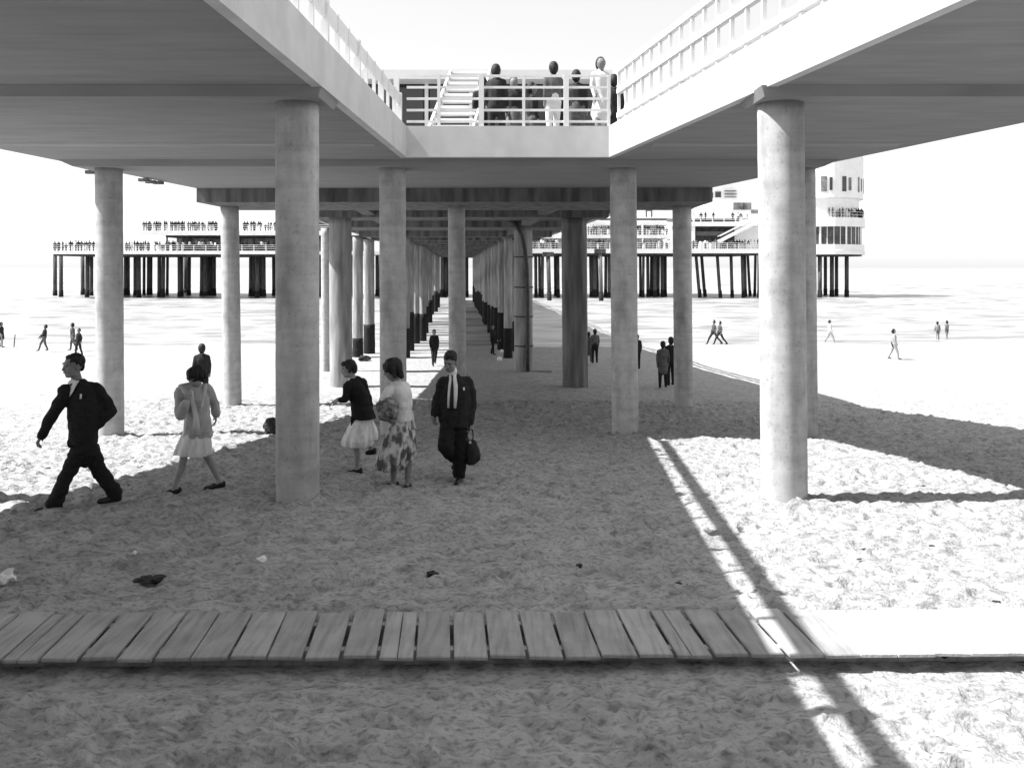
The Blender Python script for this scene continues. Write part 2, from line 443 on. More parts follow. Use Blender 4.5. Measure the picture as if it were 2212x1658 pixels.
# outer railing of the trestle
def railing(name, p, q, z, label, post_step, rails, post_w=0.06, rail_r=0.03, boards=(), thick_every=0, group=None, mat_='white', offs=0.0):
    p, q = Vector(p), Vector(q); L = (q-p).length; d = (q-p)/L
    r = empty(name, (p.x, p.y, z)); tag(r, label, 'railing', group)
    n = max(1, int(round(L/post_step)))
    hmax = max([h for h in rails] + [b for a, b in boards])
    for i in range(n+1):
        w = post_w*(1.7 if thick_every and i % thick_every == 0 else 1)
        c = d*(offs + (L-offs)*i/n)
        MB().box(c.x-w/2, c.x+w/2, c.y-w/2, c.y+w/2, -0.02, hmax+0.02).build('post', M[mat_], r)
    e = d*L
    for h in rails:
        MB().bar((0, 0, h), (e.x, e.y, h), rail_r*2, rail_r*2).build('rail', M[mat_], r)
    for a, b in boards:
        MB().bar((0, 0, (a+b)/2), (e.x, e.y, (a+b)/2), 0.03, b-a).build('board', M[mat_], r)
    return r
railing('deck_railing', (in_l(YC)+0.0, YC+0.06), (in_r(YC), YC+0.06), TOP, 'white tubular railing above the middle fascia, thick and thin posts', 0.731, (0.09, 0.30, 0.51, 0.72, 0.93), 0.055, 0.02, thick_every=2, offs=-0.19)
railing('deck_railing', (in_l(YC-0.4)-0.06, YC-0.4), (in_l(-2.4)-0.06, -2.4), TOP, 'white board railing along the left side of the deck opening', 0.58, (), 0.05, boards=((0.30, 0.50),), thick_every=3)
railing('deck_railing', (in_r(YC-0.4)+0.06, YC-0.4), (in_r(-2.4)+0.06, -2.4), TOP, 'white slotted railing along the sunlit right side of the deck opening', 0.42, (0.12, 0.55, 0.93), 0.05, 0.045)
railing('deck_railing', (out_l(22.4)+0.06, 22.4), (out_l(-6)+0.06, -6), TOP, 'plain white handrail along the outer left edge of the wide deck', 1.6, (0.55, 0.98), 0.06, 0.035)
railing('deck_railing', (axx(25)+hw, 25.0), (axx(138)+hw, 138.0), TOP, 'long handrail along the right edge of the narrow pier', 3.0, (0.55, 0.98), 0.07, 0.045)

# kiosk on the deck behind the middle railing
kio = empty('deck_kiosk', (-1.0, 23.2, TOP-0.14))
tag(kio, 'dark glazed kiosk with flat white roof on the deck behind the middle railing', 'kiosk')
MB().box(-5.2, 3.6, 0.25, 4.0, 0, 2.7).build('wall', M['dark'], kio)
MB().box(-5.5, 3.75, -0.4, 4.2, 2.7, 2.95).build('roof', M['white'], kio)
for i in range(8):
    x = -5.15 + i*1.25
    MB().box(x-0.05, x+0.05, 0.17, 0.25, 0, 2.7).build('mullion', M['white'], kio)
for i in range(7):
    x = -5.15 + i*1.25
    MB().box(x+0.09, x+1.16, 0.21, 0.246, 0.5, 2.6).build('window', M['glass'], kio)
# white stair rising from the deck, left of the kiosk front
st = empty('deck_stair', (-1.35, 17.2, TOP-0.14))
tag(st, 'white slatted stair flight on the deck behind the railing, left of the first thick post', 'stair')
for i in range(12):
    MB().box(-0.42+0.03*i, 0.42+0.03*i, 0.26*i, 0.26*i+0.24, 0.19*i+0.13, 0.19*i+0.19).build('step', M['white'], st)
for s in (-1, 1):
    MB().bar((s*0.47, -0.1, 0.0), (s*0.47+0.36, 3.1, 2.3), 0.05, 0.25).build('stringer', M['white'], st)

# unseen promenade wall behind the viewer, added to cut sky light from the back
wall = MB().box(-140, 140, -15.6, -14.05, 2.0, TOP+0.3).build('unseen_promenade_wall', M['trestle'])
tag(wall, 'long unseen promenade wall behind the viewer, added to hold back sky light', 'wall')
# ------------------------------------------------------------------ columns
def column(name, top_px, base_px, base_py, width, Y, ztop, m, label, cat='column', group=None, weed_to=None, n=40):
    k = Y/F
    xb = (base_px-CX)*k; xt = (top_px-CX)*k
    r = width*k/2
    zb = gz(0, Y)
    root = None
    mb = MB()
    L = ztop - (zb-0.6)
    pts, rad = [], []
    ns = 26
    for i in range(ns+1):
        t = i/ns
        pts.append((0 + (xt-xb)*t, 0, -0.6 + L*t)); rad.append(r*(1.0 + 0.006*math.sin(i*2.1+xb)))
    # shutter-board joints: shallow grooves
    mb.tube(pts, rad, n)
    o = mb.build(name, m, None, smooth=True)
    o.location = (xb, Y, zb)
    tag(o, label, cat, group)
    if weed_to is not None:
        w = MB()
        pp, rr = [], []
        for i in range(9):
            t = i/8
            pp.append(((xt-xb)*t*0.3, 0, -0.5 + (weed_to-zb+0.5)*t)); rr.append(r*(1.10 - 0.06*t + 0.05*random.random()))
        ob = w.tube(pp, rr, 14).build('weed', M['weed'], o, smooth=True)
    return o
CC = M['concrete']
g1 = 'round concrete columns under the wide deck'
column('concrete_column', 642, 643.5, 1080, 92, 9.85, BEAM, CC, 'thick shaded round concrete column in the left foreground, between two groups of walkers', group=g1)
column('concrete_column', 1686, 1695, 1075, 97, 9.85, BEAM, CC, 'thick round column in the right foreground, its left half in full sun', group=g1)
column('concrete_column', -330, -330, 1075, 92, 9.85, BEAM, CC, 'thick round column beyond the left edge of the view', group=g1)
R2 = 16.3
column('concrete_column', 235, 239, 940, 55, R2, BEAM, CC, 'leftmost round column, sunlit, standing behind the man in the black suit', group=g1)
column('concrete_column', 848, 850, 940, 57, R2, BEAM, CC, 'round column behind the two women, under the left corner of the opening', group=g1)
column('concrete_column', 1346, 1351, 940, 57, R2, BEAM, CC, 'evenly grey round column under the right corner of the opening', group=g1)
column('concrete_column', 1732, 1738, 937, 56, R2, BEAM, CC, 'round column half hidden behind the sunlit right foreground column', group=g1)
R3 = 23.1
column('concrete_column', 496, 503, 880, 38, R3, CZ+1.69, CC, 'slim sunlit round column behind the woman in the pale coat', group=g1)
column('concrete_column', 986, 989, 880, 37, R3, CZ+1.69, CC, 'slim shaded round column directly behind the man with the bag', group=g1)
column('concrete_column', 1473, 1477, 877, 40, R3, CZ+1.69, CC, 'slim round column beside the embracing couple on the right', group=g1)
# trestle columns
column('pier_column', 735, 737, 835, 48, 29.3, CZ+1.74, M['pileconc'], 'broad weathered column left of the round column behind the two women, lit on its left side', group='first columns of the narrow pier')
c1240 = column('pier_column', 1240, 1243, 835, 55, 29.3, CZ+1.74, M['stained'], 'broad dark stained column just left of the grey column under the opening corner', group='first columns of the narrow pier')
c1130 = column('pier_column', 1130, 1131, 805, 40, 36.5, CZ+1.74, M['pileconc'], 'column with a curved dark drain pipe and straps at the mouth of the pile tunnel', group='first columns of the narrow pier')
column('pier_column', 845, 845, 805, 38, 36.5, CZ+1.74, M['pileconc'], 'column hidden behind the round column at the left mouth of the pile tunnel', group='first columns of the narrow pier')
column('pier_column', 703, 704, 800, 19, 36.8, CZ+1.74, M['concrete'], 'thin pale column just right of the thick left foreground column', group='outer left columns of the narrow pier')
column('pier_column', 773, 773, 769, 22, 46.3, CZ+1.70, M['pileconc'], 'dark slim column right of the broad weathered column', group='outer left columns of the narrow pier', weed_to=1.9)
column('pier_column', 797, 798, 760, 23, 50.0, CZ+1.70, M['pileconc'], 'slim column with black weed at its foot, left of the round column behind the two women', group='outer left columns of the narrow pier', weed_to=2.4)
# drain pipe and straps on the tunnel column
pts = []
for (px, py) in ((1096, 473), (1108, 478), (1118, 490), (1127, 510), (1134, 540), (1138, 580), (1140, 640), (1140, 700), (1140, 760), (1140, 802)):
    p = at(px, py, 35.95); pts.append(p - c1130.location)
MB().tube(pts, 0.085, 10).build('drain_pipe', M['metal'], c1130, smooth=True)
for py in (555, 620, 683, 746):
    z = at(1130, py, 36.5).z - c1130.location.z
    MB().tube([(0, 0, z-0.03), (0, 0, z+0.03)], [0.43, 0.43], 24).build('strap', M['metal'], c1130)
b = ground_px(1150, 806)
slab = MB().prism([(-0.75, -0.35), (0.8, -0.4), (0.85, 0.35), (-0.7, 0.4)], -0.2, 0.07).build('concrete_slab', M['trestle'])
slab.location = b; tag(slab, 'flat concrete slab on the sand at the foot of the piped column', 'slab')
def PL(i, j, nm):
    if i < 7:
        o = ('first', 'second', 'third', 'fourth', 'fifth', 'sixth', 'seventh')[i]
        return '%s pile of the %s bent from the beach, %s row under the narrow pier' % (('inner', 'outer', 'extra inner')[j], o, nm)
    return 'far weathered pile with black weedy foot deep in the %s row under the narrow pier' % nm
for i, y in enumerate(ROWS[2:]):
    for sx, nm in ((-1, 'left'), (1, 'right')):
        k = y/F; x = axx(y) + sx*2.9
        for j in range((2 if i > 0 else 1) + (1 if i in (2, 3, 5, 8, 10) else 0)):
            xx = x + (random.uniform(-.08, .08) if j == 0 else sx*random.uniform(0.75, 0.95) if j == 1 else sx*random.uniform(-.35, -.15)); yy = y + (0 if j == 0 else random.uniform(-1.2, 1.2) if j == 1 else random.uniform(1.6, 3.2))
            k = yy/F
            column('pier_pile', CX+xx/k + random.uniform(-.4, .4), CX+xx/k, 0, random.uniform(0.46, 0.62)/k, yy, CZ+1.70, M['pileconc'],
                   PL(i, j, nm), 'pile',
                   'piles of the %s row under the narrow pier' % nm, weed_to=random.uniform(2.4, 3.1), n=18)

# lamps hanging below the outer left edge
for (px, py) in ((198, 372), (311, 389), (326, 393), (342, 395)):
    Y = 16.9 if px < 250 else 19.0 + (px-311)*0.02
    c = at(px, py, Y)
    l = empty('deck_lamp', (c.x, c.y, c.z))
    MB().box(-0.11, 0.11, -0.06, 0.06, -0.035, 0.035).build('lamp_housing', M['lamp'], l)
    MB().tube([(0, 0, 0.03), (0, 0, SOF-c.z+0.01)], 0.015, 8).build('bracket', M['metal'], l)
    tag(l, {198: 'small lamp under the deck edge, left of the leftmost round column', 311: 'first of three small lamps under the deck edge right of the leftmost column',
            326: 'middle one of three small lamps under the deck edge right of the leftmost column', 342: 'third of three small lamps under the deck edge, the rightmost'}[px], 'lamp', 'small lamps under the outer left deck edge')

# ------------------------------------------------------------------ boardwalk of separate planks
bw = empty('boardwalk', (0, 5.42, CZ-2.52))
tag(bw, 'weathered timber boardwalk of separate planks lying across the sand in the foreground', 'boardwalk')
pitch = 0.2425
PLANKS = [M['plank']] + [streak(mat('weathered_board', b_, 0.12, 3.0, 0.85, bump=0.3, bump_scale=30), 4.0, (6.0, 0.6, 1.0), 0.3) for b_ in (0.31, 0.34, 0.40)]
for i in range(-19, 21):
    x = -0.02 + i*pitch + random.uniform(-0.006, 0.006)
    w = pitch - (random.uniform(0.010, 0.032) if x < 2.2 else random.uniform(0.004, 0.010))
    yf = WALK_SL*x + random.uniform(-0.012, 0.012); yb = yf + WALK_W + random.uniform(-0.025, 0.02)
    sk = -0.085*WALK_W + random.uniform(-0.008, 0.008)
    th = 0.024; zt = random.uniform(-0.006, 0.006); zt2 = zt + random.uniform(-0.006, 0.006)
    bev = 0.006
    m = MB()
    def q(u, v, z):
        return (x - w/2 + u*w + sk*v, yf + (yb-yf)*v, z + zt + (zt2-zt)*u)
    bu, bv = bev/w, bev/WALK_W
    vs = [q(0,0,-th), q(1,0,-th), q(1,1,-th), q(0,1,-th), q(0,0,-bev), q(1,0,-bev), q(1,1,-bev), q(0,1,-bev),
          q(bu,bv,0), q(1-bu,bv,0), q(1-bu,1-bv,0), q(bu,1-bv,0)]
    FS = [(3,2,1,0),(0,1,5,4),(1,2,6,5),(2,3,7,6),(3,0,4,7),(4,5,9,8),(5,6,10,9),(6,7,11,10),(7,4,8,11),(8,9,10,11)]
    m.add(vs, FS)
    if i in (-13, -3, 5):          # a board split lengthwise
        m = MB(); cu = random.uniform(0.4, 0.6); g_ = 0.014
        for a_, b_ in ((0, cu-g_), (cu+g_, 1)):
            vs = [q(a_,0,-th), q(b_,0,-th), q(b_,1,-th), q(a_,1,-th), q(a_,0,-bev), q(b_,0,-bev), q(b_,1,-bev), q(a_,1,-bev),
                  q(a_+bu,bv,0), q(b_-bu,bv,0), q(b_-bu,1-bv,0), q(a_+bu,1-bv,0)]
            m.add(vs, FS)
    tone = random.choice(PLANKS)
    m.build('plank', M['sunlitplank'] if x > 2.2 else tone, bw)
for yy in (0.17, 0.56):
    MB().bar((-4.9, yy-4.9*WALK_SL, -0.075), (5.0, yy+5.0*WALK_SL, -0.075), 0.06, 0.098).build('joist', M['plank'], bw)

# ------------------------------------------------------------------ pier head far out
YI = 144.0; KI = YI/F
def UX(px): return (px-CX)*KI
def UZ(py): return CZ - (py-HY)*KI
def fbox(name, x0, x1, y0, y1, py_top, py_bot, m, parent, inset=0.0):
    """box spanning display x0..x1, display heights, depth y0..y1 behind the front line"""
    return MB().box(UX(x0), UX(x1), y0, y1, UZ(py_bot), UZ(py_top)).build(name, m, parent)
def fpile(px_top, px_bot, parent, dy, w=8.0, ztop=8.25, m='pile', base=-1.0):
    yy = dy
    s = (YI+dy)/YI
    xt, xb = UX(px_top)*s, UX(px_bot)*s
    r = w*KI*s/2
    o = MB().tube([(xb, yy, base), (xb*0.6+xt*0.4, yy, base+(ztop-base)*0.4), (xt, yy, ztop)], [r*1.03, r, r*0.97], 12).build('pile', M[m], parent, smooth=True)
    MB().tube([(xb, yy, base-0.05), (xb+(xt-xb)*0.12, yy, 0.9), (xb+(xt-xb)*0.2, yy, random.uniform(1.4, 2.0))], [r*1.22, r*1.18, r*1.05], 12).build('weed', M['weed'], o, smooth=True)

def frail(parent, x0, x1, y, py_base, hgt=1.0, step=2.0, mm='offwhite'):
    zb = UZ(py_base)
    m = MB()
    for h in (0.35, 0.68, 1.0):
        m.box(UX(x0), UX(x1), y-0.03, y+0.03, zb+hgt*h-0.03, zb+hgt*h+0.03)
    m.build('guard_rail', M[mm], parent)
    n = max(1, int((UX(x1)-UX(x0))/step))
    for i in range(n+1):
        x = UX(x0)+(UX(x1)-UX(x0))*i/n
        MB().box(x-0.05, x+0.05, y-0.05, y+0.05, zb, zb+hgt).build('rail_post', M[mm], parent)

L = empty('pier_terrace', (0, YI, 0))
tag(L, 'left wing of the far pier head, two crowded white decks on dark piles', 'pier building')
fbox('lower_deck', 104, 600, 0, 24, 541.5, 549, M['offwhite'], L)
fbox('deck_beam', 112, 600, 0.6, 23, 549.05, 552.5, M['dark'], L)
fbox('lower_deck', 600.1, 950, 3, 20, 541.5, 549, M['offwhite'], L)
fbox('upper_deck', 300, 940, 1.0, 20, 497.5, 507.5, M['offwhite'], L)
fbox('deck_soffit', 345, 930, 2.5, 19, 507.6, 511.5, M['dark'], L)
for i in range(26):
    x0 = 352 + i*16
    fbox('window', x0, x0+14.6, 6.0, 6.2, 512, 541, M['greyglass'], L)
fbox('wall', 350, 775, 6.25, 15, 511.6, 541.4, M['f_mid'], L)
for x in (352, 398, 446, 494, 542, 590, 640):
    fbox('post', x-1.2, x+1.2, 1.6, 1.85, 507.6, 541.4, M['dark'], L)
fbox('roof_block', 557, 700, 8, 18, 441, 479, M['offwhite'], L)
fbox('roof_slab', 552, 704, 7, 19, 436, 441, M['offwhite'], L)
fbox('window_band', 580, 690, 7.9, 7.99, 470, 492, M['glass'], L)
fbox('wall', 575, 695, 8.0, 18, 479.1, 497.4, M['f_mid'], L)
frail(L, 106, 600, 0.15, 541.5)
frail(L, 302, 760, 1.2, 497.5)
for g, dy0, w in (((119, 132), 3, 8), ((179, 188, 197), 4, 8), ((271, 277), 5, 7), ((293, 300), 2, 9), ((311,), 9, 6), ((320, 326), 5, 6), ((344, 352), 3, 8),
              ((361,), 12, 6), ((388, 392), 6, 8), ((401, 408), 14, 8), ((436, 443, 450, 457, 462), 4, 9), ((542, 549, 556, 563, 570), 3, 9), ((592, 599), 5, 8),
              ((620, 640, 690, 720, 760), 5, 8), ((690, 700), 4, 8), ((815, 822, 870), 6, 8), ((900, 930, 965, 1030), 7, 8)):
    for i, px in enumerate(g):
        fpile(px + random.uniform(-1, 1), px, L, dy0 + random.uniform(0, 12), w)

Rr = empty('pier_terrace', (0, YI, 0))
tag(Rr, 'right wing of the far pier head, stacked white decks with stair on dark piles', 'pier building')
fbox('lower_deck', 1010, 1648, 0, 24, 537, 547, M['offwhite'], Rr)
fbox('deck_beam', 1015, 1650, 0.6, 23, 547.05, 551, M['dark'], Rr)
fbox('upper_deck', 1000, 1452, 2.2, 20, 506, 513, M['offwhite'], Rr)
fbox('roof_deck', 1255, 1452, 3.5, 18, 476, 484, M['offwhite'], Rr)
fbox('roof_block', 1262, 1640, 5, 18, 446, 468, M['offwhite'], Rr)
fbox('window_band', 1262, 1452, 4.9, 4.99, 468.5, 472.5, M['glass'], Rr)
fbox('wall', 1262, 1452, 5.05, 18, 468.1, 475.9, M['offwhite'], Rr)
fbox('wall', 1050, 1452, 9, 18, 484.1, 505.9, M['offwhite'], Rr)
fbox('wall', 1050, 1452, 9, 18, 513.1, 536.9, M['offwhite'], Rr)
fbox('door', 1405, 1419, 4.9, 4.99, 449, 465, M['f_mid'], Rr)
fbox('door_panel', 1408, 1416, 4.8, 4.88, 452, 465, M['offwhite'], Rr)
for x in (1393, 1452):
    fbox('post', x-1.6, x+1.6, 2.4, 2.7, 484.1, 505.9, M['offwhite'], Rr)
    fbox('post', x-1.6, x+1.6, 2.4, 2.7, 513.1, 536.9, M['offwhite'], Rr)
fbox('terrace', 1494, 1720, 2.5, 20, 477, 486.5, M['offwhite'], Rr)
fbox('opening', 1511, 1600, 4.0, 4.3, 487, 520, M['dark'], Rr)
fbox('counter', 1515, 1598, 3.6, 3.9, 498, 507, M['f_mid'], Rr)
fbox('wall', 1497, 1720, 4.4, 18, 486.6, 536.9, M['offwhite'], Rr)
fbox('post', 1503, 1509, 2.7, 3.1, 486.6, 536.9, M['offwhite'], Rr)
fbox('tower', 1542, 1760, 7, 20, 330, 445.9, M['offwhite'], Rr)
for (a, b, t, bt, mm) in ((1548, 1561, 408, 420, 'glass'), (1566, 1579, 406, 419, 'glass'), (1600, 1622, 433, 449, 'greyglass'), (1624, 1640, 433, 449, 'greyglass')):
    w_ = fbox('window', a, b, 4.7 if t > 430 else 6.8, 4.9 if t > 430 else 6.95, t, bt, M[mm], Rr)
for t in (404, 411, 418):
    fbox('sun_louvre', 1586, 1613, 6.4, 6.9, t, t+1.5, M['f_mid'], Rr)
fbox('window_frame', 1622.2, 1623.8, 4.6, 4.9, 433, 449, M['dark'], Rr)
frail(Rr, 1012, 1648, 0.15, 537)
frail(Rr, 1002, 1452, 2.4, 506)
frail(Rr, 1496, 1700, 2.7, 477)
# stair of the right wing
for s in (0.3, 2.0):
    MB().bar((UX(1556), s, UZ(521)), (UX(1652), s, UZ(473)), 0.12, 0.45).build('stair_stringer', M['offwhite'], Rr)
    MB().bar((UX(1556), s, UZ(510)), (UX(1652), s, UZ(462)), 0.08, 0.12).build('stair_rail', M['offwhite'], Rr)
for i in range(22):
    t = (i+0.5)/22
    x = UX(1556)+(UX(1652)-UX(1556))*t; z = UZ(521)+(UZ(473)-UZ(521))*t
    MB().box(x-0.17, x+0.17, 0.4, 1.9, z-0.03, z+0.03).build('stair_step', M['offwhite'], Rr)
for (a, b, dy, w) in ((1157, 1158, 5, 7), (1165, 1166, 8, 6), (1172, 1171, 3, 7), (1205, 1206, 6, 7), (1199, 1200, 14, 6), (1276, 1278, 5, 8), (1284, 1285, 3, 9), (1291, 1292, 12, 9),
                      (1309, 1308, 6, 7), (1316, 1316, 3, 7), (1383, 1384, 8, 6), (1390, 1389, 3, 6), (1399, 1400, 6, 7), (1408, 1407, 12, 8), (1414, 1415, 3, 8), (1422, 1421, 9, 8), (1430, 1431, 5, 8), (1437, 1437, 12, 7),
                      (1503, 1513, 4, 7), (1515, 1524, 8, 7), (1549, 1557, 3, 7), (1579, 1582, 4, 7), (1603, 1606, 3, 7), (1609, 1611, 6, 6), (1615, 1621, 12, 6), (1632, 1630, 9, 6), (1640, 1640, 3, 8), (1655, 1655, 5, 8), (1680, 1680, 5, 8), (1700, 1700, 5, 8),
                      (1060, 1060, 6, 8), (1090, 1090, 9, 8), (1120, 1120, 5, 8), (1230, 1230, 6, 8), (1250, 1252, 9, 8), (1350, 1350, 5, 8), (1470, 1474, 5, 8)):
    fpile(a, b, Rr, dy, w, 8.4)
fbox('lower_deck', 953, 1009, 1.0, 22, 540, 547.5, M['offwhite'], Rr)
fbox('deck_beam', 953, 1009, 1.6, 21, 547.55, 554, M['f_mid'], Rr)
fbox('wall', 953, 1009, 9, 20, 505, 539.9, M['f_mid'], Rr)
fbox('window', 958, 980, 8.7, 8.95, 512, 532, M['glass'], Rr)
fbox('window', 992, 1006, 8.7, 8.95, 512, 532, M['glass'], Rr)
for px in (955, 962, 1003, 1008): fpile(px, px, Rr, random.uniform(3, 14), 8, 8.3)
# two nearer dolphins standing in the surf
for (px, py, w, mm, zt, lab) in ((1184, 650, 9, 'pile', 7.6, 'single dark mooring pile standing in the surf before the far pier, left of the other'), (1296, 650, 9, 'trestle', 8.1, 'pale mooring pile with dark cap block standing in the surf before the far pier')):
    Y = (CZ-SEA)*F/(py-HY); k = Y/F
    root = empty('mooring_pile', ((px-CX)*k, Y, 0))
    MB().tube([(0.25, 0, -1), (0, 0, zt)], w*k/2, 14).build('shaft', M[mm], root, smooth=True)
    MB().tube([(0.25, 0, -1), (0.17, 0, 1.9)], w*k/2*1.12, 14).build('weed', M['weed'], root, smooth=True)
    MB().box(-0.9, 0.9, -0.5, 0.5, zt, zt+0.7).build('cap', M['pile'], root)
    tag(root, lab, 'pile')

# round restaurant at the right end
RY = YI+9.0; RX, RR_ = UX(1768)*RY/YI, 93*KI*RY/YI
rest = empty('pier_restaurant', (RX, RY, 0))
tag(rest, 'round white restaurant with a glazed ring at the right end of the far pier head', 'pier building')
def drum(name, r, z0, z1, m, n=48, a0=0, a1=2*math.pi):
    pts = [(r*math.cos(2*math.pi*i/n), r*math.sin(2*math.pi*i/n)) for i in range(n)]
    return MB().prism(pts, z0, z1).build(name, m, rest)
drum('floor_slab', RR_*1.0, UZ(549), UZ(541), M['offwhite'])
drum('floor_beam', RR_*0.93, UZ(552.5), UZ(549.05), M['dark'])
drum('parapet', RR_*0.985, UZ(540.9), UZ(527), M['offwhite'])
drum('core', RR_*0.90, UZ(526.9), UZ(488), M['greyglass'])
NP = 40
for i in range(NP):
    a = 2*math.pi*i/NP; a2 = 2*math.pi*(i+1)/NP; r = RR_*0.93
    big = i % 4 == 0
    c = Vector((r*math.cos(a), r*math.sin(a)))
    w = 0.28 if big else 0.09
    MB().bar((c.x, c.y, UZ(526.9)), (c.x, c.y, UZ(488)), w, w).build('mullion', M['offwhite'], rest)
    r2 = RR_*0.915
    for (t, bt) in ((526.5, 514), (513, 501), (500, 489)):
        MB().add([(r2*math.cos(a+0.02), r2*math.sin(a+0.02), UZ(t)), (r2*math.cos(a2-0.02), r2*math.sin(a2-0.02), UZ(t)), (r2*math.cos(a2-0.02), r2*math.sin(a2-0.02), UZ(bt)), (r2*math.cos(a+0.02), r2*math.sin(a+0.02), UZ(bt)),
                  (r2*1.008*math.cos(a+0.02), r2*1.008*math.sin(a+0.02), UZ(t)), (r2*1.008*math.cos(a2-0.02), r2*1.008*math.sin(a2-0.02), UZ(t)), (r2*1.008*math.cos(a2-0.02), r2*1.008*math.sin(a2-0.02), UZ(bt)), (r2*1.008*math.cos(a+0.02), r2*1.008*math.sin(a+0.02), UZ(bt))],
                 [(0,1,2,3),(7,6,5,4),(0,4,5,1),(1,5,6,2),(2,6,7,3),(3,7,4,0)]).build('pane', M['glass'], rest)
drum('roof_terrace', RR_*1.0, UZ(487.9), UZ(468), M['offwhite'])
drum('upper_wall', RR_*0.87, UZ(467.9), UZ(425.2), M['offwhite'])
drum('upper_drum', RR_*0.965, UZ(425), UZ(330), M['offwhite'])
for i in range(NP):
    a = 2*math.pi*(i+0.5)/NP; r = RR_*0.97
    c = Vector((r*math.cos(a), r*math.sin(a))); t = Vector((-math.sin(a), math.cos(a)))
    if i % 3 == 0: continue
    hh = (0.22, 0.4, 0.3, 0.5, 0.25)[i % 5]
    p, q_ = c-t*hh, c+t*hh
    MB().bar((p.x, p.y, UZ(395)), (q_.x, q_.y, UZ(395)), 0.06, (UZ(379)-UZ(412))*(0.7, 1.0, 0.85)[i % 3]).build('window', M['glass'] if i % 2 else M['greyglass'], rest)
for i in range(NP):
    a = 2*math.pi*i/NP; a2 = 2*math.pi*(i+1)/NP; r = RR_*0.985
    for h in (0.5, 1.0):
        MB().bar((r*math.cos(a), r*math.sin(a), UZ(468)+h), (r*math.cos(a2), r*math.sin(a2), UZ(468)+h), 0.05, 0.05).build('guard_rail', M['offwhite'], rest)
for (px, dy, w) in ((1771, -6, 9), (1797, -3, 9), (1807, 4, 8), (1829, -2, 9), (1745, -5, 9), (1720, -3, 9), (1735, 5, 9), (1783, 7, 8)):
    s = (RY+dy)/YI
    x = UX(px)*s - RX
    o = MB().tube([(x, dy, -1), (x, dy, UZ(552))], w*KI/2, 12).build('pile', M['pile'], rest, smooth=True)
    MB().tube([(x, dy, -1.02), (x, dy, 1.75)], w*KI/2*1.15, 12).build('weed', M['weed'], o, smooth=True)

# ------------------------------------------------------------------ people: far crowd
def crowd_mesh(name, body, low, head, skirt, hgt=1.7):
    n = 8
    prof = [(0.0, 0.10), (0.45, 0.11), (0.80, 0.17 if not skirt else 0.24), (0.98, 0.17), (1.15, 0.19), (1.38, 0.21), (1.46, 0.12), (1.49, 0.06), (1.54, 0.09), (1.62, 0.10), (1.70, 0.05)]
    if skirt: prof[1] = (0.5, 0.27); prof[0] = (0.0, 0.09)
    V, Q, mi = [], [], []
    for z, r in prof:
        for k in range(n):
            a = 2*math.pi*k/n
            V.append((r*math.cos(a)*(1.15 if z < 1.45 else 1), r*math.sin(a)*(0.7 if z < 1.45 else 1), z*hgt/1.7))
    for i in range(len(prof)-1):
        for k in range(n):
            Q.append((i*n+k, i*n+(k+1) % n, (i+1)*n+(k+1) % n, (i+1)*n+k)); mi.append(0 if i < 3 else (1 if i < 7 else 2))
    # arms
    for s in (-1, 1):
        b_ = len(V)
        for (x, y, z) in ((0.24*s, 0, 1.38), (0.30*s, -0.03, 1.1), (0.27*s, -0.14, 0.9)):
            for k in range(4):
                a = math.pi/2*k
                V.append((x+0.045*math.cos(a), y+0.045*math.sin(a), z*hgt/1.7))
        for i in range(2):
            for k in range(4):
                Q.append((b_+i*4+k, b_+i*4+(k+1) % 4, b_+(i+1)*4+(k+1) % 4, b_+(i+1)*4+k)); mi.append(1)
    me = mesh_np(name, np.array(V), np.array(Q))
    for m in (low, body, head): me.materials.append(m)
    me.polygons.foreach_set('material_index', mi)
    me.polygons.foreach_set('use_smooth', [True]*len(mi))
    return me
CROWD = [crowd_mesh('crowd_person', M[a], M[b], M[c], s, h) for a, b, c, s, h in (
    ('f_dark', 'f_dark', 'f_dark', False, 1.75), ('f_dark', 'f_mid', 'f_dark', False, 1.72), ('f_light', 'f_dark', 'f_dark', False, 1.74), ('f_mid', 'f_mid', 'f_dark', True, 1.62),
    ('f_dark', 'f_light', 'f_dark', True, 1.6), ('f_light', 'f_light', 'f_dark', True, 1.63), ('f_mid', 'f_dark', 'f_mid', False, 1.76), ('f_dark', 'f_dark', 'f_mid', True, 1.6), ('f_mid', 'f_dark', 'f_dark', False, 1.3))]
def crowd(x0, x1, step, dy, py, label, group, wts=None):
    x = x0 + random.uniform(0, step)
    while x < x1:
        me = random.choices(CROWD, weights=wts)[0]
        o = bpy.data.objects.new('person', me); COL.objects.link(o)
        o.location = (UX(x), YI+dy+random.uniform(0, 0.9), UZ(py)); o.rotation_euler = (0, 0, random.uniform(-1.2, 1.2)); s = random.uniform(0.92, 1.05); o.scale = (s, s, s)
        tag(o, label, 'person', group)
        x += step*random.choice((0.6, 0.8, 1.0, 1.3, 1.9))
dk = [5, 4, 1, 2, 2, 0.4, 2, 2, 1]
for a, b_, w in ((108, 204, dk), (266, 474, None), (518, 594, None)):
    crowd(a, b_, 6.0 if a < 200 else 4.9, 0.4, 541.5, 'tiny person in the crowd along the rail of the left wing\'s lower deck', 'crowd on the left lower deck of the far pier', w)
for a, b_ in ((290, 474), (518, 594)):
    crowd(a+6 if a < 300 else a, b_, 4.6, 1.6, 497.5, 'tiny person in the crowd on the left wing\'s upper deck', 'crowd on the left upper deck of the far pier', dk)
for a, b_ in ((1152, 1208), (1260, 1320), (1376, 1452), (1498, 1645)):
    crowd(a, b_, 5.6, 0.5, 537, 'tiny person in the crowd along the rail of the right wing\'s lower deck', 'crowd on the right lower deck of the far pier')
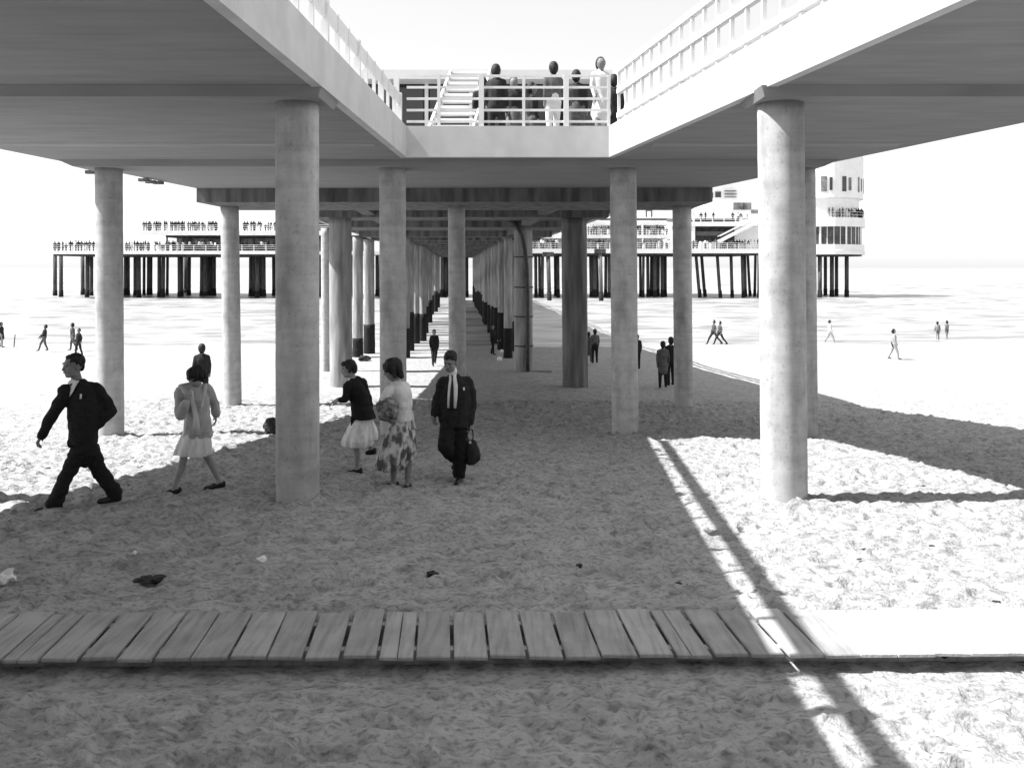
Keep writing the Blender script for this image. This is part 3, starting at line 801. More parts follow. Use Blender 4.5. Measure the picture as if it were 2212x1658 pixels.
for a, b_ in ((1152, 1208), (1260, 1320), (1376, 1452)):
    crowd(a, b_, 6.0, 2.8, 506, 'tiny person in the crowd on the right wing\'s upper deck', 'crowd on the right upper deck of the far pier')
crowd(955, 1006, 5.5, 1.4, 540, 'tiny person on the lower deck seen through the far end of the pile tunnel', 'crowd at the far end of the pile tunnel')
crowd(1500, 1560, 12, 3.0, 477, 'tiny person on the white terrace over the dark opening', 'people on the right terrace of the far pier')
crowd(1595, 1640, 8, 3.0, 477, 'tiny person on the white terrace over the dark opening', 'people on the right terrace of the far pier')
for i in range(20):
    a = -0.05 - i*0.085 - random.uniform(0, .04)
    o = bpy.data.objects.new('person', CROWD[i % 9]); COL.objects.link(o)
    o.location = (RX + RR_*0.94*math.cos(a), RY + RR_*0.94*math.sin(a), UZ(468)); o.rotation_euler = (0, 0, a)
    tag(o, 'tiny person on the roof terrace of the round restaurant', 'person', 'people on the restaurant roof terrace')


# ------------------------------------------------------------------ people: builders
def ico(bm, c, R, Fv, U, rx, ry, rz, sub=2):
    m = Matrix(((R.x*rx, Fv.x*ry, U.x*rz, c.x), (R.y*rx, Fv.y*ry, U.y*rz, c.y), (R.z*rx, Fv.z*ry, U.z*rz, c.z), (0, 0, 0, 1)))
    bmesh.ops.create_icosphere(bm, subdivisions=sub, radius=1.0, matrix=m)
def cap(bm, p0, p1, r0, r1, n=14):
    p0, p1 = Vector(p0), Vector(p1)
    d = p1 - p0
    d = d.normalized() if d.length > 1e-6 else Vector((0, 0, 1))
    up = Vector((0, 0, 1)) if abs(d.z) < 0.9 else Vector((0, 1, 0))
    s = d.cross(up).normalized(); t = s.cross(d).normalized()
    rings = []
    for a in (-80, -45, 0): rings.append((p0 + d*(r0*math.sin(math.radians(a))), r0*math.cos(math.radians(a))))
    for a in (0, 45, 80): rings.append((p1 + d*(r1*math.sin(math.radians(a))), r1*math.cos(math.radians(a))))
    vr = [[bm.verts.new(c + (s*math.cos(2*math.pi*k/n) + t*math.sin(2*math.pi*k/n))*r) for k in range(n)] for c, r in rings]
    for i in range(len(vr)-1):
        for k in range(n): bm.faces.new((vr[i][k], vr[i][(k+1) % n], vr[i+1][(k+1) % n], vr[i+1][k]))
    bm.faces.new(vr[0][::-1]); bm.faces.new(vr[-1])
def frus(bm, p0, p1, r0, r1, n=18):
    p0, p1 = Vector(p0), Vector(p1); d = (p1-p0).normalized()
    s = d.cross(Vector((0, 1, 0)) if abs(d.z) > .8 else Vector((0, 0, 1))).normalized(); t = s.cross(d).normalized()
    A = [[bm.verts.new(c + (s*math.cos(2*math.pi*k/n) + t*math.sin(2*math.pi*k/n))*r) for k in range(n)] for c, r in ((p0, r0), (p1, r1))]
    for k in range(n): bm.faces.new((A[0][k], A[0][(k+1) % n], A[1][(k+1) % n], A[1][k]))
    bm.faces.new(A[0][::-1]); bm.faces.new(A[1])
def loft(bm, rings, s, f, n=28, fold=None):
    """rings: (centre, r along s, r along f); fold(i, theta) multiplies the radius"""
    vr = []
    for i, (c, rx, ry) in enumerate(rings):
        c = Vector(c); row = []
        for k in range(n):
            th = 2*math.pi*k/n; g = fold(i, th) if fold else 1.0
            row.append(bm.verts.new(c + s*(rx*g*math.cos(th)) + f*(ry*g*math.sin(th))))
        vr.append(row)
    for i in range(len(vr)-1):
        for k in range(n): bm.faces.new((vr[i][k], vr[i][(k+1) % n], vr[i+1][(k+1) % n], vr[i+1][k]))
    bm.faces.new(vr[0][::-1]); bm.faces.new(vr[-1])
TMP = bpy.data.scenes.new('remesh_bench')     # scratch scene so that each remesh does not re-evaluate the whole beach
def remesh(bm, voxel, smooth=4, wrinkle=0.0, wscale=(9, 9, 5), seed=0.0):
    bmesh.ops.recalc_face_normals(bm, faces=bm.faces)
    me = bpy.data.meshes.new('blob'); bm.to_mesh(me); bm.free()
    o = bpy.data.objects.new('blob', me); TMP.collection.objects.link(o)
    r = o.modifiers.new('r', 'REMESH'); r.mode = 'VOXEL'; r.voxel_size = voxel
    if smooth:
        q = o.modifiers.new('s', 'SMOOTH'); q.factor = 0.5; q.iterations = smooth
    TMP.view_layers[0].update()
    dg = TMP.view_layers[0].depsgraph
    out = bpy.data.meshes.new_from_object(o.evaluated_get(dg))
    bpy.data.objects.remove(o); bpy.data.meshes.remove(me)
    if wrinkle > 0:
        n = len(out.vertices)
        co = np.empty(n*3, np.float32); no = np.empty(n*3, np.float32)
        out.vertices.foreach_get('co', co); out.vertex_normals.foreach_get('vector', no)
        co = co.reshape(-1, 3); no = no.reshape(-1, 3)
        w = np.array([mnoise.noise((x*wscale[0]+seed, y*wscale[1], z*wscale[2])) + .45*mnoise.noise((x*wscale[0]*2.7+seed, y*wscale[1]*2.7, z*wscale[2]*2.2)) for x, y, z in co.tolist()], np.float32)
        out.vertices.foreach_set('co', (co + no*(w*wrinkle)[:, None]).ravel()); out.update()
    out.materials.clear()
    return out
def raw(bm):
    bmesh.ops.recalc_face_normals(bm, faces=bm.faces)
    me = bpy.data.meshes.new('part'); bm.to_mesh(me); bm.free(); return me

class Person:
    def __init__(self, label, crop, org, foot_px, f, group=None, zoff=0.0):
        """crop: (x0, y0, scale) of the measuring view in photo pixels; org: its point taken as ground origin"""
        self.x0, self.y0, self.sc = crop
        self.org = org
        px = (self.x0 + org[0]/self.sc)/1.23508; py = (self.y0 + org[1]/self.sc)/1.23508
        g = ground_px(px, py)
        self.k = g.y/F
        self.m = self.k/1.23508/self.sc            # metres per view pixel
        self.root = empty('person', (g.x, g.y, g.z + 0.006 + zoff))
        tag(self.root, label, 'person', group)
        self.f = Vector((f[0], f[1], 0)).normalized()
        self.s = Vector((self.f.y, -self.f.x, 0))     # to the person's right
        self.H = CZ - g.z; self.Y = g.y
    def P(self, cx, cy, d=0.0):
        return Vector(((cx-self.org[0])*self.m, d, (self.org[1]-cy)*self.m))
    def put(self, name, me, m, smooth=True, parent=None):
        return link(name, me, m, parent or self.root, smooth)

def head(bm, c, Fv, sc=1.0):
    """adds a head to bm; returns its frame"""
    Fv = Vector(Fv).normalized()
    R = Fv.cross(Vector((0, 0, 1))).normalized(); U = R.cross(Fv).normalized()
    def at_(r, f, u): return c + R*(r*sc) + Fv*(f*sc) + U*(u*sc)
    ico(bm, at_(0, -0.012, 0.03), R, Fv, U, .076*sc, .096*sc, .095*sc, 3)
    ico(bm, at_(0, 0.028, -0.035), R, Fv, U, .062*sc, .068*sc, .083*sc, 3)
    ico(bm, at_(0, 0.052, -0.088), R, Fv, U, .036*sc, .036*sc, .028*sc, 2)
    for q in (-1, 1):
        ico(bm, at_(q*.040, .030, -.078), R, Fv, U, .024*sc, .042*sc, .026*sc, 2)
        ico(bm, at_(q*.038, .066, -.018), R, Fv, U, .024*sc, .022*sc, .020*sc, 2)
        ico(bm, at_(q*.078, -.008, -.008), R, Fv, U, .011*sc, .022*sc, .034*sc, 2)
    cap(bm, at_(0, .086, .018), at_(0, .106, -.022), .010*sc, .0145*sc, 10)
    cap(bm, at_(-.04, .080, .036), at_(.04, .080, .036), .014*sc, .014*sc, 10)
    cap(bm, at_(-.018, .090, -.053), at_(.018, .090, -.053), .009*sc, .009*sc, 8)
    return at_, R, Fv, U
def face_bits(p, at_, R, Fv, U, sc=1.0, body=None):
    for q in (-1, 1):
        bm = bmesh.new(); ico(bm, at_(q*.032, .088, .012), R, Fv, U, .010*sc, .006*sc, .005*sc, 2)
        p.put('eye', raw(bm), M['feature'], parent=body)
        bm = bmesh.new(); cap(bm, at_(q*.018, .097, .032), at_(q*.048, .087, .033), .0032*sc, .0024*sc, 8)
        p.put('eyebrow', raw(bm), M['feature'], parent=body)
    bm = bmesh.new(); cap(bm, at_(-.020, .096, -.055), at_(.020, .096, -.055), .0055*sc, .0055*sc, 8)
    p.put('mouth', raw(bm), M['lips'], parent=body)
def hair_short(p, at_, R, Fv, U, sc=1.0, top=0.0, name='hair'):
    bm = bmesh.new()
    ico(bm, at_(0, -.026, .050+top), R, Fv, U, .084*sc, .098*sc, .090*sc, 3)
    ico(bm, at_(0, .012, .100+top), R, Fv, U, .062*sc, .058*sc, .030*sc, 2)
    ico(bm, at_(0, -.075, -.01), R, Fv, U, .062*sc, .035*sc, .055*sc, 2)
    for q in (-1, 1): cap(bm, at_(q*.076, -.002, .05), at_(q*.076, .004, .012), .012*sc, .007*sc, 8)
    p.put(name, remesh(bm, .007, 3, .007, (30, 30, 18)), M['hair'])
def hair_bob(p, at_, R, Fv, U, sc=1.0, low=-.09, vol=1.0, parent=None):
    bm = bmesh.new()
    ico(bm, at_(0, -.022, .045), R, Fv, U, .098*sc*vol, .112*sc*vol, .100*sc*vol, 3)
    ico(bm, at_(0, .045, .085), R, Fv, U, .075*sc, .05*sc, .035*sc, 2)
    for q in (-1, 1):
        cap(bm, at_(q*.083, -.012, .04), at_(q*.088, -.005, low), .032*sc, .022*sc, 10)
        cap(bm, at_(q*.05, -.075, .03), at_(q*.058, -.080, low-.01), .05*sc, .036*sc, 10)
    cap(bm, at_(0, -.085, .02), at_(0, -.092, low-.01), .05*sc, .035*sc, 10)
    p.put('hair', remesh(bm, .008, 2, .015, (26, 26, 12)), M['hair'])
def hand(bm, w, d, n, curl=0.5, thumb=1):
    """w wrist, d hand direction, n palm normal (side the fingers curl to)"""
    d = Vector(d).normalized(); n = Vector(n); n = (n - d*n.dot(d)).normalized(); t = d.cross(n).normalized()
    for q in (-1.5, -.5, .5, 1.5):
        cap(bm, w + d*.008 + t*(q*.012), w + d*.078 + t*(q*.0205), .016, .0125, 10)
        L = (.066, .078, .074, .056)[int(q+1.5)]
        k = w + d*.084 + t*(q*.0212)
        a = curl*0.9
        d1 = (d*math.cos(a) + n*math.sin(a)); a2 = curl*2.0
        d2 = (d*math.cos(a2) + n*math.sin(a2))
        m_ = k + d1*(L*.5); e = m_ + d2*(L*.5)
        cap(bm, k - d*.006, m_, .0105, .0092, 8); cap(bm, m_, e, .0092, .0078, 8)
    b0 = w + d*.022 + t*(thumb*.024); b1 = b0 + (d*.6 + t*(thumb*.75) + n*.35).normalized()*.042
    b2 = b1 + (d*.85 + t*(thumb*.25) + n*.45).normalized()*.034
    cap(bm, b0, b1, .0155, .012, 8); cap(bm, b1, b2, .012, .0088, 8)
def foot(bm, an, toe, r=.04):
    an, toe = Vector(an), Vector(toe)
    d = (toe-an); d.z = 0; d.normalize()
    heel = Vector((an.x, an.y, 0)) - d*.045; heel.z = an.z - .065
    cap(bm, an, heel + Vector((0, 0, .02)), .036, .032, 10); cap(bm, heel, toe, .032, .026, 10)
    cap(bm, an, (heel+toe)/2 + Vector((0, 0, .02)), .034, .032, 10)

def body(p, j, headF, hsc=1.0, handL=None, handR=None, bare_legs=False, torso=1.0, skin='skin'):
    """one continuous body: head, neck, torso, arms, five-fingered hands, legs, feet"""
    bm = bmesh.new()
    fr = head(bm, j['head'], headF, hsc)
    cap(bm, j['neck'], j['head'] + Vector((0, 0, -.055)) - fr[2]*.015, .056, .052)
    chest = (j['shL']+j['shR'])/2 - Vector((0, 0, .12)); pel = (j['hipL']+j['hipR'])/2
    shw = max((j['shL']-j['shR']).length/2, .12)
    loft(bm, [(chest+Vector((0, 0, .15)), .07*torso, .05*torso), (chest+Vector((0, 0, .09)), .15*torso, .085*torso), (chest, .155*torso, .10*torso),
              (chest.lerp(pel, .5), .13*torso, .09*torso), (chest.lerp(pel, .85), .145*torso, .10*torso), (pel-Vector((0, 0, .06)), .14*torso, .10*torso)], p.s, p.f, 20)
    for q in 'LR':
        cap(bm, j['sh'+q], j['el'+q], .048, .038); cap(bm, j['el'+q], j['wr'+q], .038, .026)
        cap(bm, chest+Vector((0, 0, .10)), j['sh'+q], .05, .046)
        cap(bm, j['hip'+q], j['kn'+q], .072, .050); 
        an, kn = j['an'+q], j['kn'+q]
        back = p.f*-.018
        cap(bm, kn, kn.lerp(an, .35)+back, .046, .050); cap(bm, kn.lerp(an, .35)+back, an, .050, .030)
        foot(bm, an, j['toe'+q])
        cap(bm, pel, j['hip'+q], .085, .075)
        h = handL if q == 'L' else handR
        if h: hand(bm, j['wr'+q], h[0], h[1], h[2], h[3])
    b = p.put('body', remesh(bm, .008, 2), M[skin])
    face_bits(p, *fr, sc=hsc)
    return fr
def trousers(p, j, rh=.098, rk=.082, ra=.078, m='suit', drop=-.02, seed=0., low=None):
    bm = bmesh.new()
    pel = (j['hipL']+j['hipR'])/2
    loft(bm, [(pel+Vector((0, 0, .16)), .15, .105), (pel+Vector((0, 0, .05)), .165, .12), (pel-Vector((0, 0, .07)), .165, .125)], p.s, p.f, 20)
    if low is not None: cap(bm, pel, p.P(p.org[0], low)*0 + V3((pel.x, pel.y, p.P(0, low).z)), .135, .085, 18)
    for q in 'LR':
        cap(bm, j['hip'+q], j['kn'+q], rh, rk, 18)
        a = j['an'+q].copy(); a += (j['an'+q]-j['kn'+q]).normalized()*(-.01-drop)
        a2 = a + (a-j['kn'+q]).normalized()*.035; frus(bm, j['kn'+q], a2, rk, ra)
    p.put('trousers', remesh(bm, .011, 3, .017, (8, 8, 13), seed), M[m])
def shoes(p, j, m='shoe', low=False):
    for q in 'LR':
        bm = bmesh.new(); an, toe = j['an'+q], j['toe'+q]
        d = toe-an; dz = Vector((d.x, d.y, 0)).normalized()
        heel = an - dz*.05 - Vector((0, 0, .072)); toe = toe + dz*.03
        cap(bm, heel, toe, .040, .034, 12); cap(bm, heel+Vector((0, 0, .03)), heel.lerp(toe, .55)+Vector((0, 0, .018)), .040, .034, 12)
        if not low: cap(bm, an - Vector((0, 0, .02)), heel+Vector((0, 0, .03)), .043, .042, 12)
        p.put('shoe', remesh(bm, .009, 3), M[m])
def jacket(p, name, rings, arms, m, seed=0., cuff=None, voxel=.011, wr=.015, extra=None):
    bm = bmesh.new()
    loft(bm, rings, p.s, p.f, 30)
    for pts, rad in arms:
        for i in range(len(pts)-1): cap(bm, pts[i], pts[i+1], rad[i], rad[i+1], 16)
    for e in (extra or []): cap(bm, *e)
    return p.put(name, remesh(bm, voxel, 5, wr, (8, 8, 8), seed), M[m])
def chest_patch(p, rings, outline, off, thick=.006):
    """patch lying on the front of a lofted torso. outline: rows (z, angle0, angle1); angle 0 = straight ahead, + towards person's right"""
    bm = bmesh.new()
    zs = sorted([(Vector(c).z, Vector(c), rx, ry) for c, rx, ry in rings], key=lambda r: r[0])
    def ring_at(z):
        for a, b in zip(zs, zs[1:]):
            if a[0] <= z <= b[0] or b is zs[-1]:
                t = (z-a[0])/max(1e-6, b[0]-a[0])
                return a[1].lerp(b[1], t), a[2]+(b[2]-a[2])*t, a[3]+(b[3]-a[3])*t
    rows, rows2 = [], []
    n = 8
    for z, a0, a1 in outline:
        c, rx, ry = ring_at(max(zs[0][0], z)); c = Vector((c.x, c.y, z))
        for lst, o in ((rows, off), (rows2, off-thick)):
            lst.append([bm.verts.new(c + p.s*((rx+o)*math.sin(a0+(a1-a0)*i/n)) + p.f*((ry+o)*math.cos(a0+(a1-a0)*i/n))) for i in range(n+1)])
    for A in (rows, rows2):
        for i in range(len(A)-1):
            for k in range(n): bm.faces.new((A[i][k], A[i][k+1], A[i+1][k+1], A[i+1][k]))
    for i in range(len(rows)-1):
        for k in (0, n): bm.faces.new((rows[i][k], rows[i+1][k], rows2[i+1][k], rows2[i][k]))
    for i in (0, len(rows)-1):
        for k in range(n): bm.faces.new((rows[i][k], rows[i][k+1], rows2[i][k+1], rows2[i][k]))
    return raw(bm)

# ------------------------------------------------------------------ the five walkers
V3 = Vector
# 1: man in black suit striding left
p = Person('middle-aged man in black suit and white shirt striding left at the left edge', (100, 920, 3.604), (330, 1565), None, (-0.52, -0.85))
P = p.P
j = dict(head=P(362, 205, -.04), neck=P(378, 335), shL=P(300, 432, -.10), shR=P(538, 440, .06), elL=P(225, 640, -.15), wrL=P(142, 840, -.22), elR=P(648, 660, .14), wrR=P(570, 775, .0),
         hipL=P(425, 1010, -.05), hipR=P(482, 1010, .05), knL=P(325, 1265, -.12), knR=P(556, 1260, .12), anL=P(215, 1498, -.12), anR=P(648, 1478, .22), toeL=P(125, 1545, -.20), toeR=P(575, 1530, .12))
fr = body(p, j, (-0.60, -0.80, -.06), 1.08, handL=(P(105, 905)-P(142, 840), (0.8, 0.2, -.3), 0.7, -1), handR=None, skin='skin_tan')
hair_short(p, *fr, sc=1.08)
trousers(p, j, .10, .078, .086, 'suit', seed=3, low=1110)
shoes(p, j)
rings = [(P(442, 960), .155, .14), (P(445, 900), .165, .15), (P(445, 780), .175, .15), (P(435, 640), .18, .15), (P(420, 510), .19, .14), (P(415, 440), .19, .12), (P(405, 385), .125, .085), (P(392, 335), .07, .06)]
jacket(p, 'jacket', rings, [((j['shL']+V3((.03, 0, -.02)), j['elL'], j['wrL'].lerp(j['elL'], .02)), (.080, .066, .052)), ((j['shR'], j['elR'], j['wrR']), (.085, .072, .062)),
       ((P(410, 405), j['shR']), (.065, .075)), ((P(400, 405), j['shL']), (.055, .068)), ((P(510, 480, .04), P(560, 700, .06)), (.08, .085)), ((P(355, 920, -.08), P(350, 960, -.08)), (.04, .03))], 'suit', 1.0)
p.put('shirt', chest_patch(p, rings, [(P(0, 540).z, .20, .24), (P(0, 500).z, -.06, .30), (P(0, 440).z, -.32, .34), (P(0, 385).z, -.55, .40), (P(0, 352).z, -.9, .55), (P(0, 337).z, -1.1, .8)], .022), M['shirt'])
p.put('tie', chest_patch(p, rings, [(P(0, 500).z, .20, .30), (P(0, 450).z, .16, .29), (P(0, 405).z, .02, .14), (P(0, 382).z, -.12, .04), (P(0, 364).z, -.24, .02)], .030), M['tie'])
bm = bmesh.new(); cap(bm, j['neck']+V3((-.01, -.015, -.075)), j['neck']+V3((-.015, -.025, -.055)), .078, .072)
p.put('collar', raw(bm), M['shirt'])
p.put('pocket_handkerchief', chest_patch(p, rings, [(P(0, 500).z, -.92, -.80), (P(0, 455).z, -.92, -.80)], .020), M['shirt'])

# 2: woman in pale coat, head bowed
p = Person('woman in pale coat with bowed dark head, hand raised to her face, stepping left', (430, 900, 3.768), (345, 1545), None, (-0.40, -0.92))
P = p.P
j = dict(head=P(372, 398, -.08), neck=P(355, 475), shL=P(215, 540, -.08), shR=P(440, 540, .10), elL=P(262, 760, -.20), wrL=P(335, 610, -.23), elR=P(492, 690, .16), wrR=P(508, 800, .14),
         hipL=P(320, 900, -.06), hipR=P(415, 900, .06), knL=P(258, 1190, -.10), knR=P(412, 1190, .10), anL=P(172, 1480, -.12), anR=P(530, 1478, .18), toeL=P(105, 1535, -.18), toeR=P(450, 1535, .08))
fr = body(p, j, (-0.35, -0.85, -.62), 0.97, handL=((0.25, .05, 1), (-.3, .3, .2), .9, 1), handR=((.02, 0, -1), (-.8, -.3, 0), .5, 1), bare_legs=True, torso=.9)
hair_bob(p, *fr, sc=.98, low=-.045, vol=1.06)
shoes(p, j, low=True)
rings = [(P(362, 1000), .190, .16), (P(365, 900), .18, .15), (P(365, 760), .165, .135), (P(345, 620), .175, .14), (P(332, 560), .165, .12), (P(340, 505), .11, .09), (P(350, 470), .065, .06)]
jacket(p, 'coat', rings, [((j['shL'], j['elL'], j['wrL']+V3((-.02, 0, -.03))), (.075, .068, .055)), ((j['shR'], j['elR'], j['wrR']), (.072, .062, .050)), ((P(340, 520), j['shL']), (.07, .07)), ((P(340, 520), j['shR']), (.07, .07))], 'coat', 5.0, wr=.014)
bm = bmesh.new(); cap(bm, P(225, 492, -.08), P(330, 600, -.17), .040, .030); cap(bm, P(345, 470, .05), P(225, 492, -.06), .034, .038); cap(bm, P(448, 495, -.02), P(440, 690, -.13), .030, .02)
p.put('lapel', remesh(bm, .01, 2), M['coatpale'])
p.put('dress_front', chest_patch(p, rings, [(P(0, 955).z, -.95, -.35), (P(0, 780).z, -.75, -.40), (P(0, 620).z, -.60, -.32), (P(0, 520).z, -.55, -.25)], .022), M['palecloth'])
bm = bmesh.new()
loft(bm, [(P(315, 1175), .235, .19), (P(330, 1080), .215, .18), (P(350, 990), .185, .155), (P(365, 900), .155, .13)], p.s, p.f, 60, lambda i, th: 1+(.11, .08, .05, .02)[i]*math.sin(9*th+.6*math.sin(2*th)))
cap(bm, P(245, 980), P(150, 1160), .03, .035)
p.put('skirt', remesh(bm, .01, 2, .010, (6, 6, 3)), M['palecloth'])

# 3: woman in black cardigan and pale skirt
p = Person('woman in black cardigan and pale flared skirt, hands held out in front', (870, 930, 4.146), (345, 1370), None, (-0.9, -0.35))
P = p.P
j = dict(head=P(252, 225, -.03), neck=P(290, 320), shL=P(262, 395, -.10), shR=P(392, 395, .09), elL=P(232, 540, -.16), wrL=P(160, 560, -.16), elR=P(372, 570, .02), wrR=P(185, 545, -.06),
         hipL=P(340, 830, -.05), hipR=P(410, 830, .06), knL=P(335, 1080, -.06), knR=P(430, 1040, .10), anL=P(340, 1310, -.02), anR=P(475, 1110, .12), toeL=P(285, 1362, -.05), toeR=P(462, 1175, .12))
fr = body(p, j, (-0.95, -0.28, -.12), 0.97, handL=((-1, -.1, -.25), (0.1, .1, -1), .5, 1), handR=((-1, -.2, -.35), (.1, .5, -1), .4, -1), bare_legs=True, torso=.9)
hair_bob(p, *fr, sc=.93, low=-.03, vol=.98)
shoes(p, j, low=True)
rings = [(P(420, 775), .185, .17), (P(408, 730), .18, .165), (P(385, 620), .155, .14), (P(350, 480), .165, .135), (P(330, 405), .15, .115), (P(312, 352), .09, .075), (P(298, 322), .06, .055)]
jacket(p, 'cardigan', rings, [((j['shL'], j['elL'], j['elL'].lerp(j['wrL'], .5)), (.066, .056, .05)), ((j['shR'], j['elR'], j['elR'].lerp(j['wrR'], .35)), (.070, .06, .05)), ((P(320, 375), j['shR']), (.055, .068)), ((P(310, 375), j['shL']), (.05, .062)),
       ((P(320, 760, -.08), P(300, 835, -.1)), (.05, .03)), ((P(335, 345, .03), P(398, 400, .06)), (.05, .06)), ((P(410, 420, .04), P(450, 650, .04)), (.065, .09))], 'cardigan', 2.0)
p.put('blouse', chest_patch(p, rings, [(P(0, 450).z, -.10, -.02), (P(0, 390).z, -.25, .15), (P(0, 335).z, -.5, .5), (P(0, 318).z, -.8, .8)], .012), M['shirt'])
bm = bmesh.new()
loft(bm, [(P(345, 1068), .24, .21), (P(350, 1000), .25, .21), (P(370, 900), .20, .18), (P(395, 800), .15, .14), (P(400, 740), .14, .13)], p.s, p.f, 64, lambda i, th: 1+(.09, .09, .06, .02, 0)[i]*math.sin(10*th+.8*math.sin(3*th)))
loft(bm, [(P(490, 1015, .05), .10, .10), (P(480, 940, .05), .12, .11), (P(450, 800), .09, .09)], p.s, p.f, 30, lambda i, th: 1+.07*math.sin(7*th))
p.put('skirt', remesh(bm, .009, 2, .008, (6, 6, 3)), M['palecloth'])

# 4: woman in printed dress carrying a bundle
p = Person('dark-haired woman in printed dress and white knit jacket carrying a rumpled bundle', (870, 930, 4.146), (800, 1530), None, (-0.86, -0.5))
P = p.P
j = dict(head=P(735, 238, -.03), neck=P(765, 350), shL=P(715, 440, -.10), shR=P(862, 440, .09), elL=P(640, 600, -.20), wrL=P(700, 740, -.24), elR=P(893, 650, .06), wrR=P(735, 770, -.14),
         hipL=P(790, 830, -.06), hipR=P(865, 830, .06), knL=P(745, 1200, -.08), knR=P(885, 1190, .08), anL=P(745, 1455, -.05), anR=P(898, 1480, .0), toeL=P(690, 1515, -.10), toeR=P(868, 1545, -.10))
fr = body(p, j, (-0.93, -0.2, -.3), 1.0, handL=((.5, .1, -.4), (.3, .6, .6), .8, 1), handR=((-.9, -.25, .15), (-.2, .6, .6), .8, -1), bare_legs=True, torso=.92, skin='skin_tan')
hair_bob(p, *fr, sc=1.02, low=-.085, vol=1.1)
shoes(p, j, low=True)
rings = [(P(830, 800), .15, .14), (P(830, 740), .14, .13), (P(820, 620), .155, .15), (P(805, 490), .165, .15), (P(800, 435), .155, .12), (P(790, 380), .095, .08), (P(776, 352), .06, .055)]
jacket(p, 'knit_jacket', rings, [((j['shL'], j['elL'], j['elL'].lerp(j['wrL'], .5)), (.066, .056, .05)), ((j['shR'], j['elR'], j['elR'].lerp(j['wrR'], .45)), (.080, .068, .058)), ((P(795, 415), j['shR']), (.055, .075)), ((P(785, 415), j['shL']), (.05, .065)),
       ((P(900, 700, .08), P(965, 900, .14)), (.05, .02))], 'whitecard', 4.0)
bm = bmesh.new()
loft(bm, [(P(715, 1325), .215, .19), (P(735, 1220), .225, .19), (P(765, 1080), .205, .18), (P(795, 930), .175, .155), (P(825, 800), .135, .125), (P(828, 740), .13, .12)], p.s, p.f, 72,
     lambda i, th: 1+(.12, .10, .08, .05, .02, 0)[i]*math.sin(9*th+1.0*math.sin(2*th)))
loft(bm, [(P(880, 1235, .04), .10, .13), (P(885, 1120, .04), .11, .13), (P(880, 900), .09, .11)], p.s, p.f, 36, lambda i, th: 1+.09*math.sin(6*th))
p.put('dress', remesh(bm, .009, 2, .012, (6, 6, 2.5)), M['floral'])
wb = p.root.location
bm = bmesh.new()
for c, r in (((690, 640, -.26), .12), ((740, 660, -.24), .105), ((770, 600, -.2), .09), ((640, 610, -.25), .075), ((665, 690, -.26), .08), ((720, 580, -.24), .085)):
    ico(bm, P(*c), p.s, p.f, V3((0, 0, 1)), r, r*.8, r, 2)
o = link('bundle', remesh(bm, .010, 2, .018, (16, 16, 16)), M['bundle'], None, True)
o.location = wb; tag(o, 'rumpled dark bundle carried in the arms of the woman in the printed dress', 'bundle')

# 5: man with bag
p = Person('man in dark open jacket, white shirt and black tie, carrying a bag towards the camera', (1120, 920, 4.253), (440, 1545), None, (-0.22, -1.0))
P = p.P
j = dict(head=P(350, 200, -.06), neck=P(372, 320, -.01), shL=P(268, 418, .0), shR=P(540, 425, .02), elL=P(192, 630, .04), wrL=P(165, 790, -.02), elR=P(588, 650, .06), wrR=P(570, 890, -.02),
         hipL=P(330, 860), hipR=P(440, 860), knL=P(300, 1130, -.20), knR=P(455, 1180, -.02), anL=P(395, 1330, .22), anR=P(445, 1470, .0), toeL=P(380, 1420, .16), toeR=P(425, 1535, -.16))
fr = body(p, j, (-0.32, -0.95, -.32), 1.05, handL=((-.05, -.1, -1), (.5, -.3, 0), .5, 1), handR=((-.05, -.1, -1), (-.5, -.3, 0), .9, -1), skin='skin_tan')
hair_short(p, *fr, sc=1.08, top=.012)
trousers(p, j, .118, .10, .078, 'trouser', seed=8)
shoes(p, j)
rings = [(P(400, 930), .205, .15), (P(398, 880), .205, .15), (P(398, 760), .195, .145), (P(400, 600), .195, .14), (P(402, 490), .20, .135), (P(402, 435), .185, .115), (P(394, 378), .115, .085), (P(386, 335), .065, .06)]
jacket(p, 'jacket', rings, [((j['shL'], j['elL'], j['wrL']), (.075, .062, .05)), ((j['shR'], j['elR'], j['wrR']), (.082, .072, .058)), ((P(400, 405), j['shR']), (.06, .075)), ((P(390, 405), j['shL']), (.06, .072)), ((P(300, 480), P(275, 850)), (.07, .08)), ((P(520, 480), P(530, 850)), (.07, .08))], 'suit2', 6.0)
p.put('shirt', chest_patch(p, rings, [(P(0, 700).z, -.30, .30), (P(0, 560).z, -.36, .30), (P(0, 450).z, -.36, .30), (P(0, 390).z, -.40, .34), (P(0, 345).z, -.6, .6), (P(0, 322).z, -1.0, 1.0)], .012), M['shirt'])
p.put('tie', chest_patch(p, rings, [(P(0, 720).z, -.13, .14), (P(0, 600).z, -.13, .13), (P(0, 480).z, -.10, .10), (P(0, 385).z, -.06, .06), (P(0, 355).z, -.10, .10), (P(0, 338).z, -.09, .09)], .019), M['tie'])
p.put('pocket_handkerchief', chest_patch(p, rings, [(P(0, 505).z, -.85, -.72), (P(0, 470).z, -.85, -.72)], .016), M['shirt'])
bm = bmesh.new(); cap(bm, j['neck']+V3((0, -.015, .02)), j['neck']+V3((-.01, -.03, .045)), .066, .06)
p.put('collar', raw(bm), M['shirt'])
bag = empty('bag', p.root.location + P(575, 1000, -.03)); tag(bag, 'dark soft bag with loop handles carried by the man in the open jacket', 'bag')
B = lambda cx, cy, d=0.: P(cx, cy, d) - P(575, 1000, 0)
bm = bmesh.new()
